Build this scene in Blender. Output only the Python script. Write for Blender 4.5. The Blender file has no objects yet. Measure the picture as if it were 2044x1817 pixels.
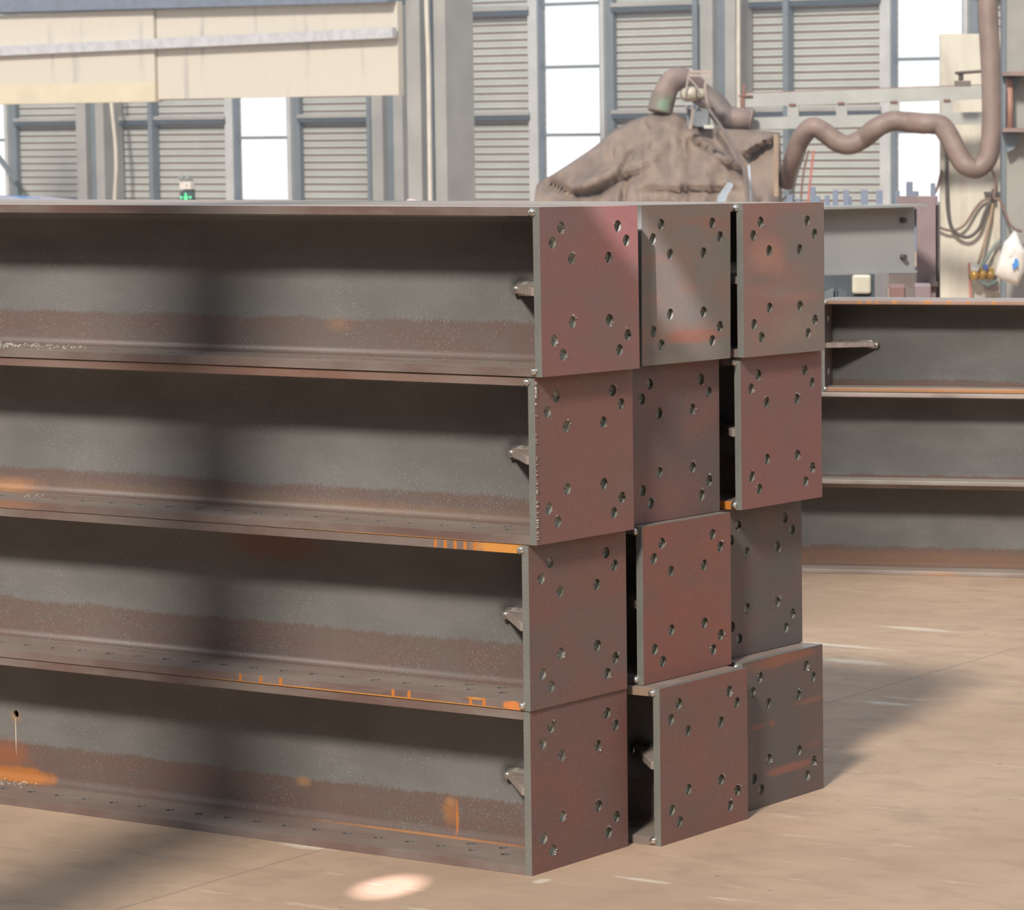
import bpy, bmesh, math, random
from mathutils import Vector, Matrix, noise
from mathutils.geometry import tessellate_polygon
random.seed(7)
scn = bpy.context.scene
COL = scn.collection

# ------------------------------------------------------------------ camera
F_PX, PX, PY = 6406.95, 1780.25, 971.24          # focal length and principal point for a 2044 x 1817 frame
CAM = Vector((4.60309, -6.10175, 1.68381))
yaw, pitch, roll = 1.038185, -0.0974788, -0.0017883
FW = Vector((-math.cos(yaw)*math.cos(pitch), math.sin(yaw)*math.cos(pitch), math.sin(pitch)))
R0 = Vector((math.sin(yaw), math.cos(yaw), 0)); U0 = R0.cross(FW)
RT = R0*math.cos(roll)+U0*math.sin(roll); UP = -R0*math.sin(roll)+U0*math.cos(roll)
cd = bpy.data.cameras.new('camera'); cam = bpy.data.objects.new('camera', cd); COL.objects.link(cam)
cam.matrix_world = Matrix(((RT.x, UP.x, -FW.x, CAM.x), (RT.y, UP.y, -FW.y, CAM.y), (RT.z, UP.z, -FW.z, CAM.z), (0, 0, 0, 1)))
cd.sensor_fit = 'HORIZONTAL'; cd.sensor_width = 36; cd.lens = F_PX/2044*36
cd.shift_x = -(PX-1022)/2044; cd.shift_y = (PY-908.5)/2044
cd.clip_start = .1; cd.clip_end = 400
cd.dof.use_dof = True; cd.dof.focus_distance = 8.0; cd.dof.aperture_fstop = 15
scn.camera = cam

# ------------------------------------------------------------------ world, sun, exposure
SUN_DIR = Vector((-.31, 1.0, -.79)).normalized()   # the way the light travels
w = bpy.data.worlds.new('sky'); scn.world = w; w.use_nodes = True
wn, wl = w.node_tree.nodes, w.node_tree.links
wn.clear()
wo = wn.new('ShaderNodeOutputWorld'); wb = wn.new('ShaderNodeBackground'); wl.new(wb.outputs[0], wo.inputs[0])
tc = wn.new('ShaderNodeTexCoord'); sx = wn.new('ShaderNodeSeparateXYZ'); wl.new(tc.outputs['Generated'], sx.inputs[0])
rp = wn.new('ShaderNodeValToRGB'); wl.new(sx.outputs[2], rp.inputs[0]); wl.new(rp.outputs[0], wb.inputs[0])
rp.color_ramp.elements[0].position = 0.0; rp.color_ramp.elements[0].color = (1.15, 1.15, 1.15, 1)
rp.color_ramp.elements[1].position = .45; rp.color_ramp.elements[1].color = (.47, .53, .61, 1)
wb.inputs[1].default_value = 1.25
def sun(name, d, strength, angle, col):
    l = bpy.data.lights.new(name, 'SUN'); l.energy = strength; l.angle = math.radians(angle); l.color = col
    o = bpy.data.objects.new(name, l); COL.objects.link(o); o.rotation_euler = d.to_track_quat('-Z', 'Y').to_euler(); o.location = (0, -10, 12)
sun('daylight', SUN_DIR, 4.0, 7.0, (1, .93, .83))
def beam_of_sun(name, target, dist, width, power, blend, col=(1, .93, .9)):
    l = bpy.data.lights.new(name, 'SPOT'); l.energy = power; l.spot_size = max(math.radians(1.0), 2*math.atan(width/2/dist)); l.spot_blend = blend
    l.shadow_soft_size = .03; l.color = col
    o = bpy.data.objects.new(name, l); COL.objects.link(o)
    o.location = Vector(target)-SUN_DIR*dist; o.rotation_euler = SUN_DIR.to_track_quat('-Z', 'Y').to_euler()
beam_of_sun('sunbeam_on_floor', (-.225, -.262, 0), 8.2, .15, 11000, .2, (1, .85, .93))
beam_of_sun('sunbeam_on_plates', (.011, .48, 1.465), 10.0, .175, 12500, .35, (1, .88, .97))
vs = scn.view_settings
vs.view_transform = 'Standard'; vs.look = 'None'; vs.gamma = 1; vs.use_curve_mapping = False; vs.exposure = 0.0
scn.cycles.max_bounces = 6; scn.cycles.diffuse_bounces = 3; scn.cycles.glossy_bounces = 3; scn.cycles.transparent_max_bounces = 8

def at(px, py, depth):
    """World point seen at a spot of the photograph at a chosen distance."""
    return CAM + (FW + RT*((px-PX)/F_PX) - UP*((py-PY)/F_PX))*depth
def on_y(px, py, Y):
    r = FW + RT*((px-PX)/F_PX) - UP*((py-PY)/F_PX)
    return CAM + r*((Y-CAM.y)/r.y)

# ------------------------------------------------------------------ materials
class Mt:
    def __init__(s, name, rough=.6, metal=0., spec=.5):
        s.m = bpy.data.materials.new(name); s.m.use_nodes = True
        s.t = s.m.node_tree; s.n = s.t.nodes; s.l = s.t.links
        s.b = s.n['Principled BSDF']
        s.b.inputs['Roughness'].default_value = rough; s.b.inputs['Metallic'].default_value = metal
        s.b.inputs['Specular IOR Level'].default_value = spec
        s.tc = s.n.new('ShaderNodeTexCoord'); s._sep = None
    def put(s, sock, v):
        if hasattr(v, 'links') or hasattr(v, 'is_linked'): s.l.new(v, sock)
        else:
            if isinstance(v, (tuple, list)) and sock.type == 'RGBA' and len(v) == 3: v = (*v, 1)
            sock.default_value = v
    def math(s, op, a, b=0., c=None, clamp=False):
        n = s.n.new('ShaderNodeMath'); n.operation = op; n.use_clamp = clamp
        s.put(n.inputs[0], a); s.put(n.inputs[1], b)
        if c is not None: s.put(n.inputs[2], c)
        return n.outputs[0]
    def xyz(s):
        if s._sep is None:
            n = s.n.new('ShaderNodeSeparateXYZ'); s.l.new(s.tc.outputs['Object'], n.inputs[0]); s._sep = n.outputs
        return s._sep
    def noise(s, scale, detail=3, stretch=(1, 1, 1), off=(0, 0, 0), rough=.55, dist=0.):
        mp = s.n.new('ShaderNodeMapping'); s.l.new(s.tc.outputs['Object'], mp.inputs[0])
        mp.inputs['Scale'].default_value = stretch; mp.inputs['Location'].default_value = off
        n = s.n.new('ShaderNodeTexNoise'); s.l.new(mp.outputs[0], n.inputs['Vector'])
        n.inputs['Scale'].default_value = scale; n.inputs['Detail'].default_value = detail
        n.inputs['Roughness'].default_value = rough; n.inputs['Distortion'].default_value = dist
        return n.outputs[0]
    def step(s, v, lo, hi):
        n = s.n.new('ShaderNodeMapRange'); n.interpolation_type = 'SMOOTHSTEP'
        s.put(n.inputs[0], v); n.inputs[1].default_value = lo; n.inputs[2].default_value = hi
        return n.outputs[0]
    def mix(s, f, a, b):
        n = s.n.new('ShaderNodeMix'); n.data_type = 'RGBA'
        s.put(n.inputs[0], f); s.put(n.inputs[6], a); s.put(n.inputs[7], b)
        return n.outputs[2]
    def bump(s, h, strength=.3, dist=.002):
        n = s.n.new('ShaderNodeBump'); n.inputs['Strength'].default_value = strength; n.inputs['Distance'].default_value = dist
        s.put(n.inputs['Height'], h); s.l.new(n.outputs[0], s.b.inputs['Normal'])
    def col(s, v): s.put(s.b.inputs['Base Color'], v); return s.m
    def spot(s, u, v, cu, cv, ru, rv, nz, amp=.8, soft=.5):
        """soft elliptical stain mask"""
        a = s.math('DIVIDE', s.math('SUBTRACT', u, cu), ru); b = s.math('DIVIDE', s.math('SUBTRACT', v, cv), rv)
        d = s.math('SQRT', s.math('ADD', s.math('MULTIPLY', a, a), s.math('MULTIPLY', b, b)))
        d = s.math('ADD', d, s.math('MULTIPLY', s.math('SUBTRACT', nz, .5), amp*2))
        return s.math('SUBTRACT', 1., s.step(d, 1-soft, 1+soft*.3))

ORANGE = (.50, .17, .03); TAN = (.36, .2, .09)
MILL = (.152, .147, .141); BROWN = (.135, .08, .068)

def plain(name, c, rough=.6, metal=0., var=.12, scale=6, spec=.5):
    m = Mt(name, rough, metal, spec)
    n = m.noise(scale, 4)
    d = tuple(x*(1-var) for x in c); e = tuple(min(1, x*(1+var)) for x in c)
    return m.col(m.mix(m.step(n, .3, .7), d, e))

def web_mat(i, band, stains):
    """mill scale on a web: grey with a ragged rust-brown band along the foot. stains = (x, z, rx, rz, colour, strength, soft)"""
    m = Mt('mill_scale_web', .5, 0, .55); x, y, z = m.xyz()
    big = m.noise(3.5, 3, (1, 1, 2.2), (i*3.1, 0, i)); fine = m.noise(260, 2); rag = m.noise(150, 3, (1, 1, .3), (i, 0, 0)); rag2 = m.noise(9, 2, (1, 1, .3), (i*2, 0, 0))
    c = m.mix(m.step(big, .3, .7), tuple(a*.88 for a in MILL), tuple(a*1.12 for a in MILL))
    edge = m.math('ADD', m.math('MULTIPLY', m.math('SUBTRACT', rag, .5), .03), m.math('MULTIPLY', m.math('SUBTRACT', rag2, .5), .03))
    zz = m.math('ADD', z, edge)
    k = m.math('SUBTRACT', 1., m.step(zz, band-.006, band+.006))
    br = m.mix(m.step(m.noise(7, 4, (1, 1, 4), (i, 3, 0)), .3, .7), BROWN, (.125, .092, .078))
    c = m.mix(m.math('MULTIPLY', k, .9), c, br)
    c = m.mix(m.math('MULTIPLY', m.step(fine, .62, .8), .45), c, (.5, .48, .46))
    v = m.n.new('ShaderNodeTexVoronoi'); m.l.new(m.tc.outputs['Object'], v.inputs['Vector']); v.inputs['Scale'].default_value = 170
    cl = m.step(m.noise(6, 2, (1, 1, 1), (0, i, 0)), .42, .62)
    sp = m.math('MULTIPLY', m.math('SUBTRACT', 1., m.step(v.outputs['Distance'], .1, .17)), m.math('MULTIPLY', cl, .55))
    c = m.mix(sp, c, (.75, .75, .74))  # bright dots paint the sparkle of the scale into its colour
    nz = m.noise(25, 4, (1, 1, 1), (i, 0, 2))
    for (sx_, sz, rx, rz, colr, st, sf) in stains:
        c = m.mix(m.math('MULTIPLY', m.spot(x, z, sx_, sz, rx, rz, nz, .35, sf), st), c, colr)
    m.bump(fine, .25, .001)
    return m.col(c)

def flange_mat(i, stains, base=BROWN, dust=.25):
    m = Mt('mill_scale_flange', .5, 0, .5); x, y, z = m.xyz()
    n1 = m.noise(2.2, 4, (1, 3, 1), (i*1.7, 0, 0)); fine = m.noise(300, 2); n2 = m.noise(40, 3, (.2, 1, 1), (i, 0, 0))
    c = m.mix(m.step(n1, .35, .65), base, (.2, .16, .14))
    c = m.mix(m.math('MULTIPLY', m.step(n2, .5, .75), .35), c, (.24, .2, .18))
    c = m.mix(m.math('MULTIPLY', m.step(fine, .6, .8), .45), c, (.5, .48, .46))
    ge = m.n.new('ShaderNodeNewGeometry'); gs = m.n.new('ShaderNodeSeparateXYZ'); m.l.new(ge.outputs['Normal'], gs.inputs[0])
    c = m.mix(m.math('MULTIPLY', m.step(gs.outputs[2], .8, .95), dust), c, (.40, .33, .27))   # settled dust on the upper faces
    nz = m.noise(60, 4, (1, 1, .4), (i, 0, 2)); tip = m.math('SUBTRACT', 1., m.step(y, .0015, .006))
    for (sx_, sz, rx, rz, colr, st, sf) in stains:
        c = m.mix(m.math('MULTIPLY', m.math('MULTIPLY', m.spot(x, z, sx_, sz, rx, rz, nz, .35, sf), tip), st), c, colr)
    m.bump(fine, .2, .001)
    return m.col(c)

def plate_mat(i, red, grey, bias, streak=0., red2=None, marks=()):
    """oxide film on an end plate; bias lower = more grey, streak = strength of bright red bars"""
    m = Mt('rolled_plate_oxide', .42, 0, .5); x, y, z = m.xyz()
    big = m.noise(4.2, 3, (1, 1, 1.3), (i*5.3, i*2.1, i), .5); mid = m.noise(14, 4, (1, .6, 1), (i, i, 0)); st = m.noise(7, 4, (1, .35, 3.2), (i*3, 1, 0)); fine = m.noise(330, 2)
    v = m.math('ADD', m.math('MULTIPLY', big, .7), m.math('MULTIPLY', mid, .3))
    c = m.mix(m.step(v, bias-.13, bias+.13), grey, red)
    r2 = red2 or tuple(min(1, a*b) for a, b in zip(red, (1.25, .95, .8)))
    c = m.mix(m.math('MULTIPLY', m.step(st, .46, .72), streak*.8), c, r2)
    c = m.mix(m.math('MULTIPLY', m.step(m.noise(3.1, 3, (1, 1, 1), (i*9, 2, i*4)), .45, .7), .35), c, tuple(.5*a+.5*sum(red)/3 for a in grey))
    c = m.mix(.12, c, (.17, .155, .15))
    nz = m.noise(22, 4, (1, .6, 1), (i, 3, 0))
    for (py_, pz_, ry, rz_, colr, st_, sf) in marks:
        c = m.mix(m.math('MULTIPLY', m.spot(y, z, py_, pz_, ry, rz_, nz, .45, sf), st_), c, colr)
    gr = m.noise(120, 3, (1, 1, .5), (i, 0, 0))
    c = m.mix(m.math('MULTIPLY', m.step(gr, .5, .8), .22), c, tuple(a*.45 for a in grey))
    c = m.mix(m.math('MULTIPLY', m.step(fine, .55, .8), .35), c, (.40, .36, .34))
    rr = m.math('ADD', .36, m.math('MULTIPLY', mid, .22)); m.l.new(rr, m.b.inputs['Roughness'])
    m.bump(fine, .08, .0006)
    return m.col(c)

def edge_mat():
    m = Mt('flame_cut_edge', .45, .25, .5)
    n = m.noise(160, 3, (.6, .6, 1)); n2 = m.noise(8, 3)
    return m.col(m.mix(m.step(m.math('ADD', m.math('MULTIPLY', n, .5), m.math('MULTIPLY', n2, .5)), .2, .8), (.17, .17, .155), (.23, .23, .21)))

M = {}
M['edge'] = edge_mat()
M['rim'] = plain('cut_arris_highlight', (.72, .70, .66), .35, .0, .3, 60)  # pale bare metal that also paints the highlight along edges and holes
M['hole'] = plain('drilled_hole_wall', (.46, .45, .39), .4, .3, .35, 60)
M['dark_hole'] = plain('drilled_hole_in_mill_scale', (.11, .105, .10), .5, .1, .3, 60)
M['weld'] = plain('weld_metal', (.56, .53, .48), .22, .85, .35, 90)
M['gusset'] = plain('gusset_steel', (.33, .27, .24), .45, .1, .25, 30)
M['shaving'] = plain('bright_swarf', (.8, .74, .62), .3, .5, .2, 80)

# ------------------------------------------------------------------ mesh helpers
def box(bm, x0, x1, y0, y1, z0, z1, mi=0, M4=None):
    vs = [bm.verts.new(Vector(p)) for p in ((x0,y0,z0),(x1,y0,z0),(x1,y1,z0),(x0,y1,z0),(x0,y0,z1),(x1,y0,z1),(x1,y1,z1),(x0,y1,z1))]
    if M4 is not None:
        for v in vs: v.co = M4 @ v.co
    for q in ((3,2,1,0),(4,5,6,7),(0,1,5,4),(1,2,6,5),(2,3,7,6),(3,0,4,7)):
        f = bm.faces.new([vs[i] for i in q]); f.material_index = mi
def bar(bm, a, b, wd, ht, up=Vector((0, 0, 1)), mi=0):
    """straight square bar from a to b"""
    a, b = Vector(a), Vector(b); d = (b-a); L = d.length; d.normalize()
    s = d.cross(up); s = s.normalized() if s.length > 1e-4 else Vector((1, 0, 0)); u = s.cross(d)
    m4 = Matrix(((d.x, s.x, u.x, a.x), (d.y, s.y, u.y, a.y), (d.z, s.z, u.z, a.z), (0, 0, 0, 1)))
    box(bm, 0, L, -wd/2, wd/2, -ht/2, ht/2, mi, m4)
def tube(bm, pts, r, seg=10, mi=0, caps=True, ripple=0., pitch=.05):
    pts = [Vector(p) for p in pts]; rings = []; acc = 0.; up = Vector((0, 0, 1)); n = None
    for i, p in enumerate(pts):
        t = (pts[min(i+1, len(pts)-1)]-pts[max(i-1, 0)]).normalized()
        if n is None: n = t.cross(up) if abs(t.z) < .95 else t.cross(Vector((1, 0, 0)))
        n = (n - t*n.dot(t)).normalized(); b = t.cross(n)
        if i: acc += (p-pts[i-1]).length
        rr = (r[i] if isinstance(r, (list, tuple)) else r)*(1+ripple*math.cos(acc/pitch*2*math.pi))
        rings.append([bm.verts.new(p+(n*math.cos(a)+b*math.sin(a))*rr) for a in (2*math.pi*k/seg for k in range(seg))])
    for A, B in zip(rings, rings[1:]):
        for k in range(seg):
            f = bm.faces.new((A[k], A[(k+1) % seg], B[(k+1) % seg], B[k])); f.material_index = mi; f.smooth = True
    if caps:
        for rg in (rings[0][::-1], rings[-1]):
            f = bm.faces.new(rg); f.material_index = mi
def spline(pts, n=12):
    """Catmull-Rom through the points"""
    P = [Vector(p) for p in pts]; P = [P[0]*2-P[1]]+P+[P[-1]*2-P[-2]]; out = []
    for i in range(1, len(P)-2):
        for k in range(n):
            t = k/n; a, b, c, d = P[i-1:i+3]
            out.append(.5*((2*b)+(c-a)*t+(2*a-5*b+4*c-d)*t*t+(3*b-a-3*c+d)*t**3))
    return out+[P[-2]]
def holed(bm, outer, holes, f3, w0, w1, mats=(0, 1, 2)):
    """plate cut from a 2D outline with round holes; f3(u, v, w) places it"""
    loops = [outer]
    for (cu, cv, r) in holes:
        seg = 20; loops.append([(cu+r*math.cos(-2*math.pi*k/seg), cv+r*math.sin(-2*math.pi*k/seg)) for k in range(seg)])
    tris = tessellate_polygon([[Vector((u, v, 0)) for u, v in lp] for lp in loops])
    flat = [p for lp in loops for p in lp]
    A = [bm.verts.new(f3(u, v, w0)) for u, v in flat]; B = [bm.verts.new(f3(u, v, w1)) for u, v in flat]
    for t in tris:
        for V, o in ((A, 1), (B, -1)):
            try: f = bm.faces.new([V[i] for i in t][::o]); f.material_index = mats[0]
            except ValueError: pass
    s = 0
    for li, lp in enumerate(loops):
        n = len(lp)
        for k in range(n):
            i, j = s+k, s+(k+1) % n
            f = bm.faces.new((A[i], A[j], B[j], B[i])); f.material_index = mats[1] if li == 0 else mats[2]
            if li: f.smooth = True
        s += n
    bmesh.ops.recalc_face_normals(bm, faces=bm.faces)
def blob(bm, c, r, mi=0, sq=(1, 1, 1), amp=.25, sub=2, seed=0):
    g = bmesh.ops.create_icosphere(bm, subdivisions=sub, radius=1)
    for v in g['verts']:
        k = 1+amp*noise.noise(v.co*1.7+Vector((seed*3.3, seed, 0)))
        v.co = Vector((v.co.x*sq[0], v.co.y*sq[1], v.co.z*sq[2]))*(r*k)+Vector(c)
        for f in v.link_faces: f.smooth = True; f.material_index = mi

def obj(name, bm, mats, parent=None, bevel=0., bevel_mat=None, seg=2, loc=None):
    me = bpy.data.meshes.new(name); bm.normal_update(); bm.to_mesh(me); bm.free()
    o = bpy.data.objects.new(name, me); COL.objects.link(o)
    for m in (mats if isinstance(mats, (list, tuple)) else [mats]): me.materials.append(m)
    if parent is not None: o.parent = parent
    if loc is not None: o.location = loc
    if bevel:
        md = o.modifiers.new('bevel', 'BEVEL'); md.width = bevel; md.segments = seg; md.limit_method = 'ANGLE'; md.angle_limit = math.radians(50)
        if bevel_mat is not None: md.material = bevel_mat
    return o
def thing(name, label, cat, loc=(0, 0, 0), rz=0., group=None):
    o = bpy.data.objects.new(name, None); COL.objects.link(o); o.empty_display_size = .1
    o.location = loc; o.rotation_euler = (0, 0, rz); o['label'] = label; o['category'] = cat
    o['kind'] = 'thing'
    if group: o['group'] = group
    return o
def tag(o, label, cat, group=None):
    o['label'] = label; o['category'] = cat; o['kind'] = 'thing'
    if group: o['group'] = group
    return o
def struct(name, bm, mats, parent=None, **k):
    o = obj(name, bm, mats, parent, **k)
    if parent is None: o['kind'] = 'structure'
    return o

# ------------------------------------------------------------------ floor
def floor_mat():
    m = Mt('dusty_concrete', .75, 0, .3); x, y, z = m.xyz()
    a = m.noise(.7, 5, (1, 1, 1), (3, 1, 0), .6); b = m.noise(5, 5, (1, 1.6, 1), (0, 0, 0), .65, .5); f = m.noise(90, 3)
    c = m.mix(m.step(a, .35, .65), (.395, .272, .188), (.485, .34, .238))
    c = m.mix(m.math('MULTIPLY', m.step(b, .42, .7), .5), c, (.33, .225, .155))
    c = m.mix(m.math('MULTIPLY', m.step(m.noise(2.2, 4, (1, 2.5, 1), (9, 4, 0), .6, 1.), .60, .72), .45), c, (.29, .225, .18))
    # pale scuffs that run across the floor
    mp = m.n.new('ShaderNodeMapping'); m.l.new(m.tc.outputs['Object'], mp.inputs[0]); mp.inputs['Rotation'].default_value = (0, 0, math.radians(-30)); mp.inputs['Scale'].default_value = (.8, 5, 1)
    n = m.n.new('ShaderNodeTexNoise'); m.l.new(mp.outputs[0], n.inputs['Vector']); n.inputs['Scale'].default_value = 3.2; n.inputs['Detail'].default_value = 6; n.inputs['Roughness'].default_value = .7
    c = m.mix(m.math('MULTIPLY', m.step(n.outputs[0], .60, .70), .55), c, (.68, .54, .40))
    # dark specks
    v = m.n.new('ShaderNodeTexVoronoi'); m.l.new(m.tc.outputs['Object'], v.inputs['Vector']); v.inputs['Scale'].default_value = 5
    c = m.mix(m.math('MULTIPLY', m.math('SUBTRACT', 1., m.step(v.outputs['Distance'], .03, .055)), .6), c, (.2, .15, .11))
    # trodden plaster patches
    pz = m.noise(30, 4, (1, 1.5, 1), (4, 4, 0), .7)
    for (px_, py_, ra, rb_) in ((-.70, .0, .10, .035), (-.62, .06, .06, .03), (.05, -.03, .02, .03), (-1.3, 4.1, .18, .04), (-1.35, 3.6, .26, .03), (-.55, 2.6, .10, .03), (-1.1, 3.3, .16, .05), (.25, .1, .09, .015)):
        c = m.mix(m.math('MULTIPLY', m.spot(x, y, px_, py_, ra, rb_, pz, .7, .6), .6), c, (.68, .60, .49))
    # saw-cut joints
    wob = m.math('MULTIPLY', m.math('SUBTRACT', m.noise(6, 3), .5), .02)
    for X0 in (-.64, -6.6, 5.3, -12.6):
        d = m.math('ABSOLUTE', m.math('ADD', m.math('ADD', m.math('SUBTRACT', x, X0), m.math('MULTIPLY', y, .03)), wob))
        c = m.mix(m.math('MULTIPLY', m.math('SUBTRACT', 1., m.step(d, .002, .006)), .55), c, (.22, .16, .11))
    m.bump(m.math('ADD', f, m.math('MULTIPLY', b, 2.)), .12, .004)
    return m.col(c)
bm = bmesh.new(); box(bm, -75, 20, -20, 54.3, -.3, 0); struct('floor', bm, floor_mat())

# ------------------------------------------------------------------ H beams
def h_beam(L, H, B, tw, tf, mats, holes_outer=(), holes_inner=(), fillet=.022, pt=.02, plate=None, sgn=-1, gus=.18, plate_holes=None,
           lean=0., web_hole=None, label='', group=None, loc=(0, 0, 0), rz=0., seed=0, burr=.5, name='steel_beam', ragged=False):
    """An H section lying along its local X; end plate at x = 0, the section runs towards sgn * X. Base at z = 0, near flange tips at y = 0."""
    rnd = random.Random(seed)
    root = thing(name, label, 'steel beam', loc, rz, group)
    xa = sgn*pt; xb = sgn*L
    lo, hi = min(xa, xb), max(xa, xb)
    # web with root fillets
    yc = B/2; bm = bmesh.new()
    prof = []
    zt, zb = H-tf, tf
    for k in range(5):
        a = math.pi/2*k/4; prof.append((yc-tw/2-fillet*(1-math.sin(a)), zb+fillet*(1-math.cos(a))))
    left = prof + [(y, H-z) for y, z in prof[::-1]]
    right = [(2*yc-y, z) for y, z in left[::-1]]
    if web_hole is None:
        ring = left+right
        A = [bm.verts.new((lo, y, z)) for y, z in ring]; Bv = [bm.verts.new((hi, y, z)) for y, z in ring]
        n = len(ring)
        for k in range(n):
            f = bm.faces.new((A[k], A[(k+1) % n], Bv[(k+1) % n], Bv[k])); f.smooth = True
        bm.faces.new(A[::-1]); bm.faces.new(Bv)
    else:
        z1, z2 = zb+fillet, zt-fillet
        holed(bm, [(lo, z1), (hi, z1), (hi, z2), (lo, z2)], [web_hole], lambda u, v, w_: Vector((u, w_, v)), yc-tw/2, yc+tw/2, (0, 0, 0))
        for flip in (0, 1):
            q = [(y, (H-z) if flip else z) for y, z in prof]+[(2*yc-y, (H-z) if flip else z) for y, z in prof[::-1]]
            A = [bm.verts.new((lo, y, z)) for y, z in q]; Bv = [bm.verts.new((hi, y, z)) for y, z in q]; n = len(q)
            for k in range(n):
                if k == len(prof)-1: continue
                f = bm.faces.new((A[k], A[(k+1) % n], Bv[(k+1) % n], Bv[k])); f.smooth = k < n-1
    bmesh.ops.recalc_face_normals(bm, faces=bm.faces)
    obj('web', bm, [mats['web']], root)
    # flanges
    for (z0, z1, key) in ((0, tf, 'low'), (H-tf, H, 'top')):
        bm = bmesh.new()
        hs = [(sgn*a, y, .0115) for a, y in holes_outer]+[(sgn*a, B-y, .0115) for a, y in holes_outer]
        holed(bm, [(lo, 0), (hi, 0), (hi, B), (lo, B)], hs, lambda u, v, w_: Vector((u, v, w_)), z0, z1, (0, 0, 1))
        obj('flange', bm, [mats[key], M['dark_hole']], root, bevel=.003, seg=2)
    # end plate
    if plate:
        W_, Hp = plate; bm = bmesh.new(); hl = plate_holes or []
        x0, x1 = (-pt/2, pt/2)
        c2 = [(u-W_/2, v-Hp/2, r) for u, v, r in hl]
        holed(bm, [(-W_/2, -Hp/2), (W_/2, -Hp/2), (W_/2, Hp/2), (-W_/2, Hp/2)], c2, lambda u, v, w_: Vector((w_, u, v)), x0, x1, (0, 1, 2))
        po = obj('end_plate', bm, [mats['plate'], M['edge'], M['hole'], M['rim']], root, bevel=.0014, bevel_mat=3, seg=1,
                 loc=(sgn*pt/2, B/2, H/2))
        po.rotation_euler = (0, lean, 0)
        if burr > 0:      # slag whiskers left round the holes by the cutting torch
            for (u, v, r) in c2:
                if rnd.random() > burr: continue
                bm = bmesh.new(); a0 = rnd.choice([-.5, .9, -.9, 1.2, 2.4]); k_ = rnd.randint(2, 5)
                for q in range(k_):
                    a = a0+rnd.uniform(-.6, .6); rr = r*1.0; ln = rnd.uniform(.002, .0065)
                    p = Vector((x1-.0005, u+math.cos(a)*rr, v+math.sin(a)*rr)); e = p+Vector((rnd.uniform(.001, .004), math.cos(a)*ln, math.sin(a)*ln))
                    tube(bm, [p, (p+e)/2+Vector((.0006, 0, 0)), e], [.0013, .001, .0003], 5, 0)
                ob = obj('cutting_slag', bm, M['weld'], po)
        if ragged:      # dross left along the near edge of this plate
            bm = bmesh.new()
            for q in range(70):
                zz = rnd.choice((rnd.uniform(-.19, -.02), rnd.uniform(-.19, .19), rnd.uniform(.15, .19))); y_ = -W_/2+.002
                tube(bm, [(x1-.001, y_, zz), (x1+.0015, y_+.003, zz+rnd.uniform(-.002, .002)), (x1+.002, y_+rnd.uniform(.004, .009), zz+rnd.uniform(-.004, .004))], [.0016, .0012, .0004], 5)
            obj('cutting_slag', bm, M['weld'], po)['kind'] = 'stuff'
        # weld beads at the flange tips
        for zz in (tf*.45, H-tf*.45):
            for yy in (-.001, B+.001):
                if rnd.random() < .12: continue
                bm = bmesh.new(); sd = rnd.random()*50
                blob(bm, (0, 0, (1 if zz < H/2 else -1)*.003), .0112, 0, (.9, .7, .9), .35, 2, sd)
                blob(bm, (sgn*-.005+rnd.uniform(-.003, .003), 0, (1 if zz < H/2 else -1)*.006), .005, 0, (1, .8, 1), .5, 1, sd+3)
                obj('weld_bead', bm, M['weld'], root, loc=(xa+sgn*.003, yy, zz))
    # horizontal gusset either side of the web
    if gus:
        for sd in (-1, 1):
            bm = bmesh.new(); y0 = yc+sd*(tw/2-.001); zc = H/2
            pts = [(xa, y0), (xa, y0+sd*(B/2-.022)), (xa+sgn*.02, y0+sd*(B/2-.022)), (xa+sgn*gus, y0+sd*.022), (xa+sgn*gus, y0)]
            A = [bm.verts.new((x_, y_, zc-.01)) for x_, y_ in pts]; Bv = [bm.verts.new((x_, y_, zc+.01)) for x_, y_ in pts]
            bm.faces.new(A); bm.faces.new(Bv[::-1])
            for k in range(5): bm.faces.new((A[k], A[(k+1) % 5], Bv[(k+1) % 5], Bv[k]))
            bmesh.ops.recalc_face_normals(bm, faces=bm.faces)
            g = obj('gusset', bm, mats.get('gus', M['gusset']), root, bevel=.0015)
            bm = bmesh.new(); e = Vector((xa+sgn*gus, y0, zc))
            tube(bm, [e+Vector((sgn*.003, sd*.024, -.008)), e+Vector((sgn*.006, sd*.016, 0)), e+Vector((sgn*.005, sd*.004, .007)), e+Vector((-sgn*.02, sd*.004, .0135)), e+Vector((-sgn*(gus-.03), sd*.004, .0135))], [.006, .012, .010, .007, .005], 8)
            tube(bm, [e+Vector((sgn*.005, sd*.004, .004)), e+Vector((sgn*.004, sd*.004, -.010)), e+Vector((-sgn*.04, sd*.004, -.0135))], [.010, .010, .006], 8)
            obj('weld_bead', bm, M['weld'], g)
    return root

a_, b_, c_, r_ = .2108*.4, .1230*.4, .3115*.4, .0145
def corner_holes():
    out = []
    for su in (0, 1):
        for sv in (0, 1):
            for (u, v) in ((a_, b_), (b_, a_), (c_, c_)):
                out.append((.4-u if su else u, .4-v if sv else v, r_))
    return out
HOLES = corner_holes()
FL_HOLES = [(.15+.1*k, .092) for k in range(30)] + [(.20, .150), (.30, .150)]
PITCH = .4016
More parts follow.
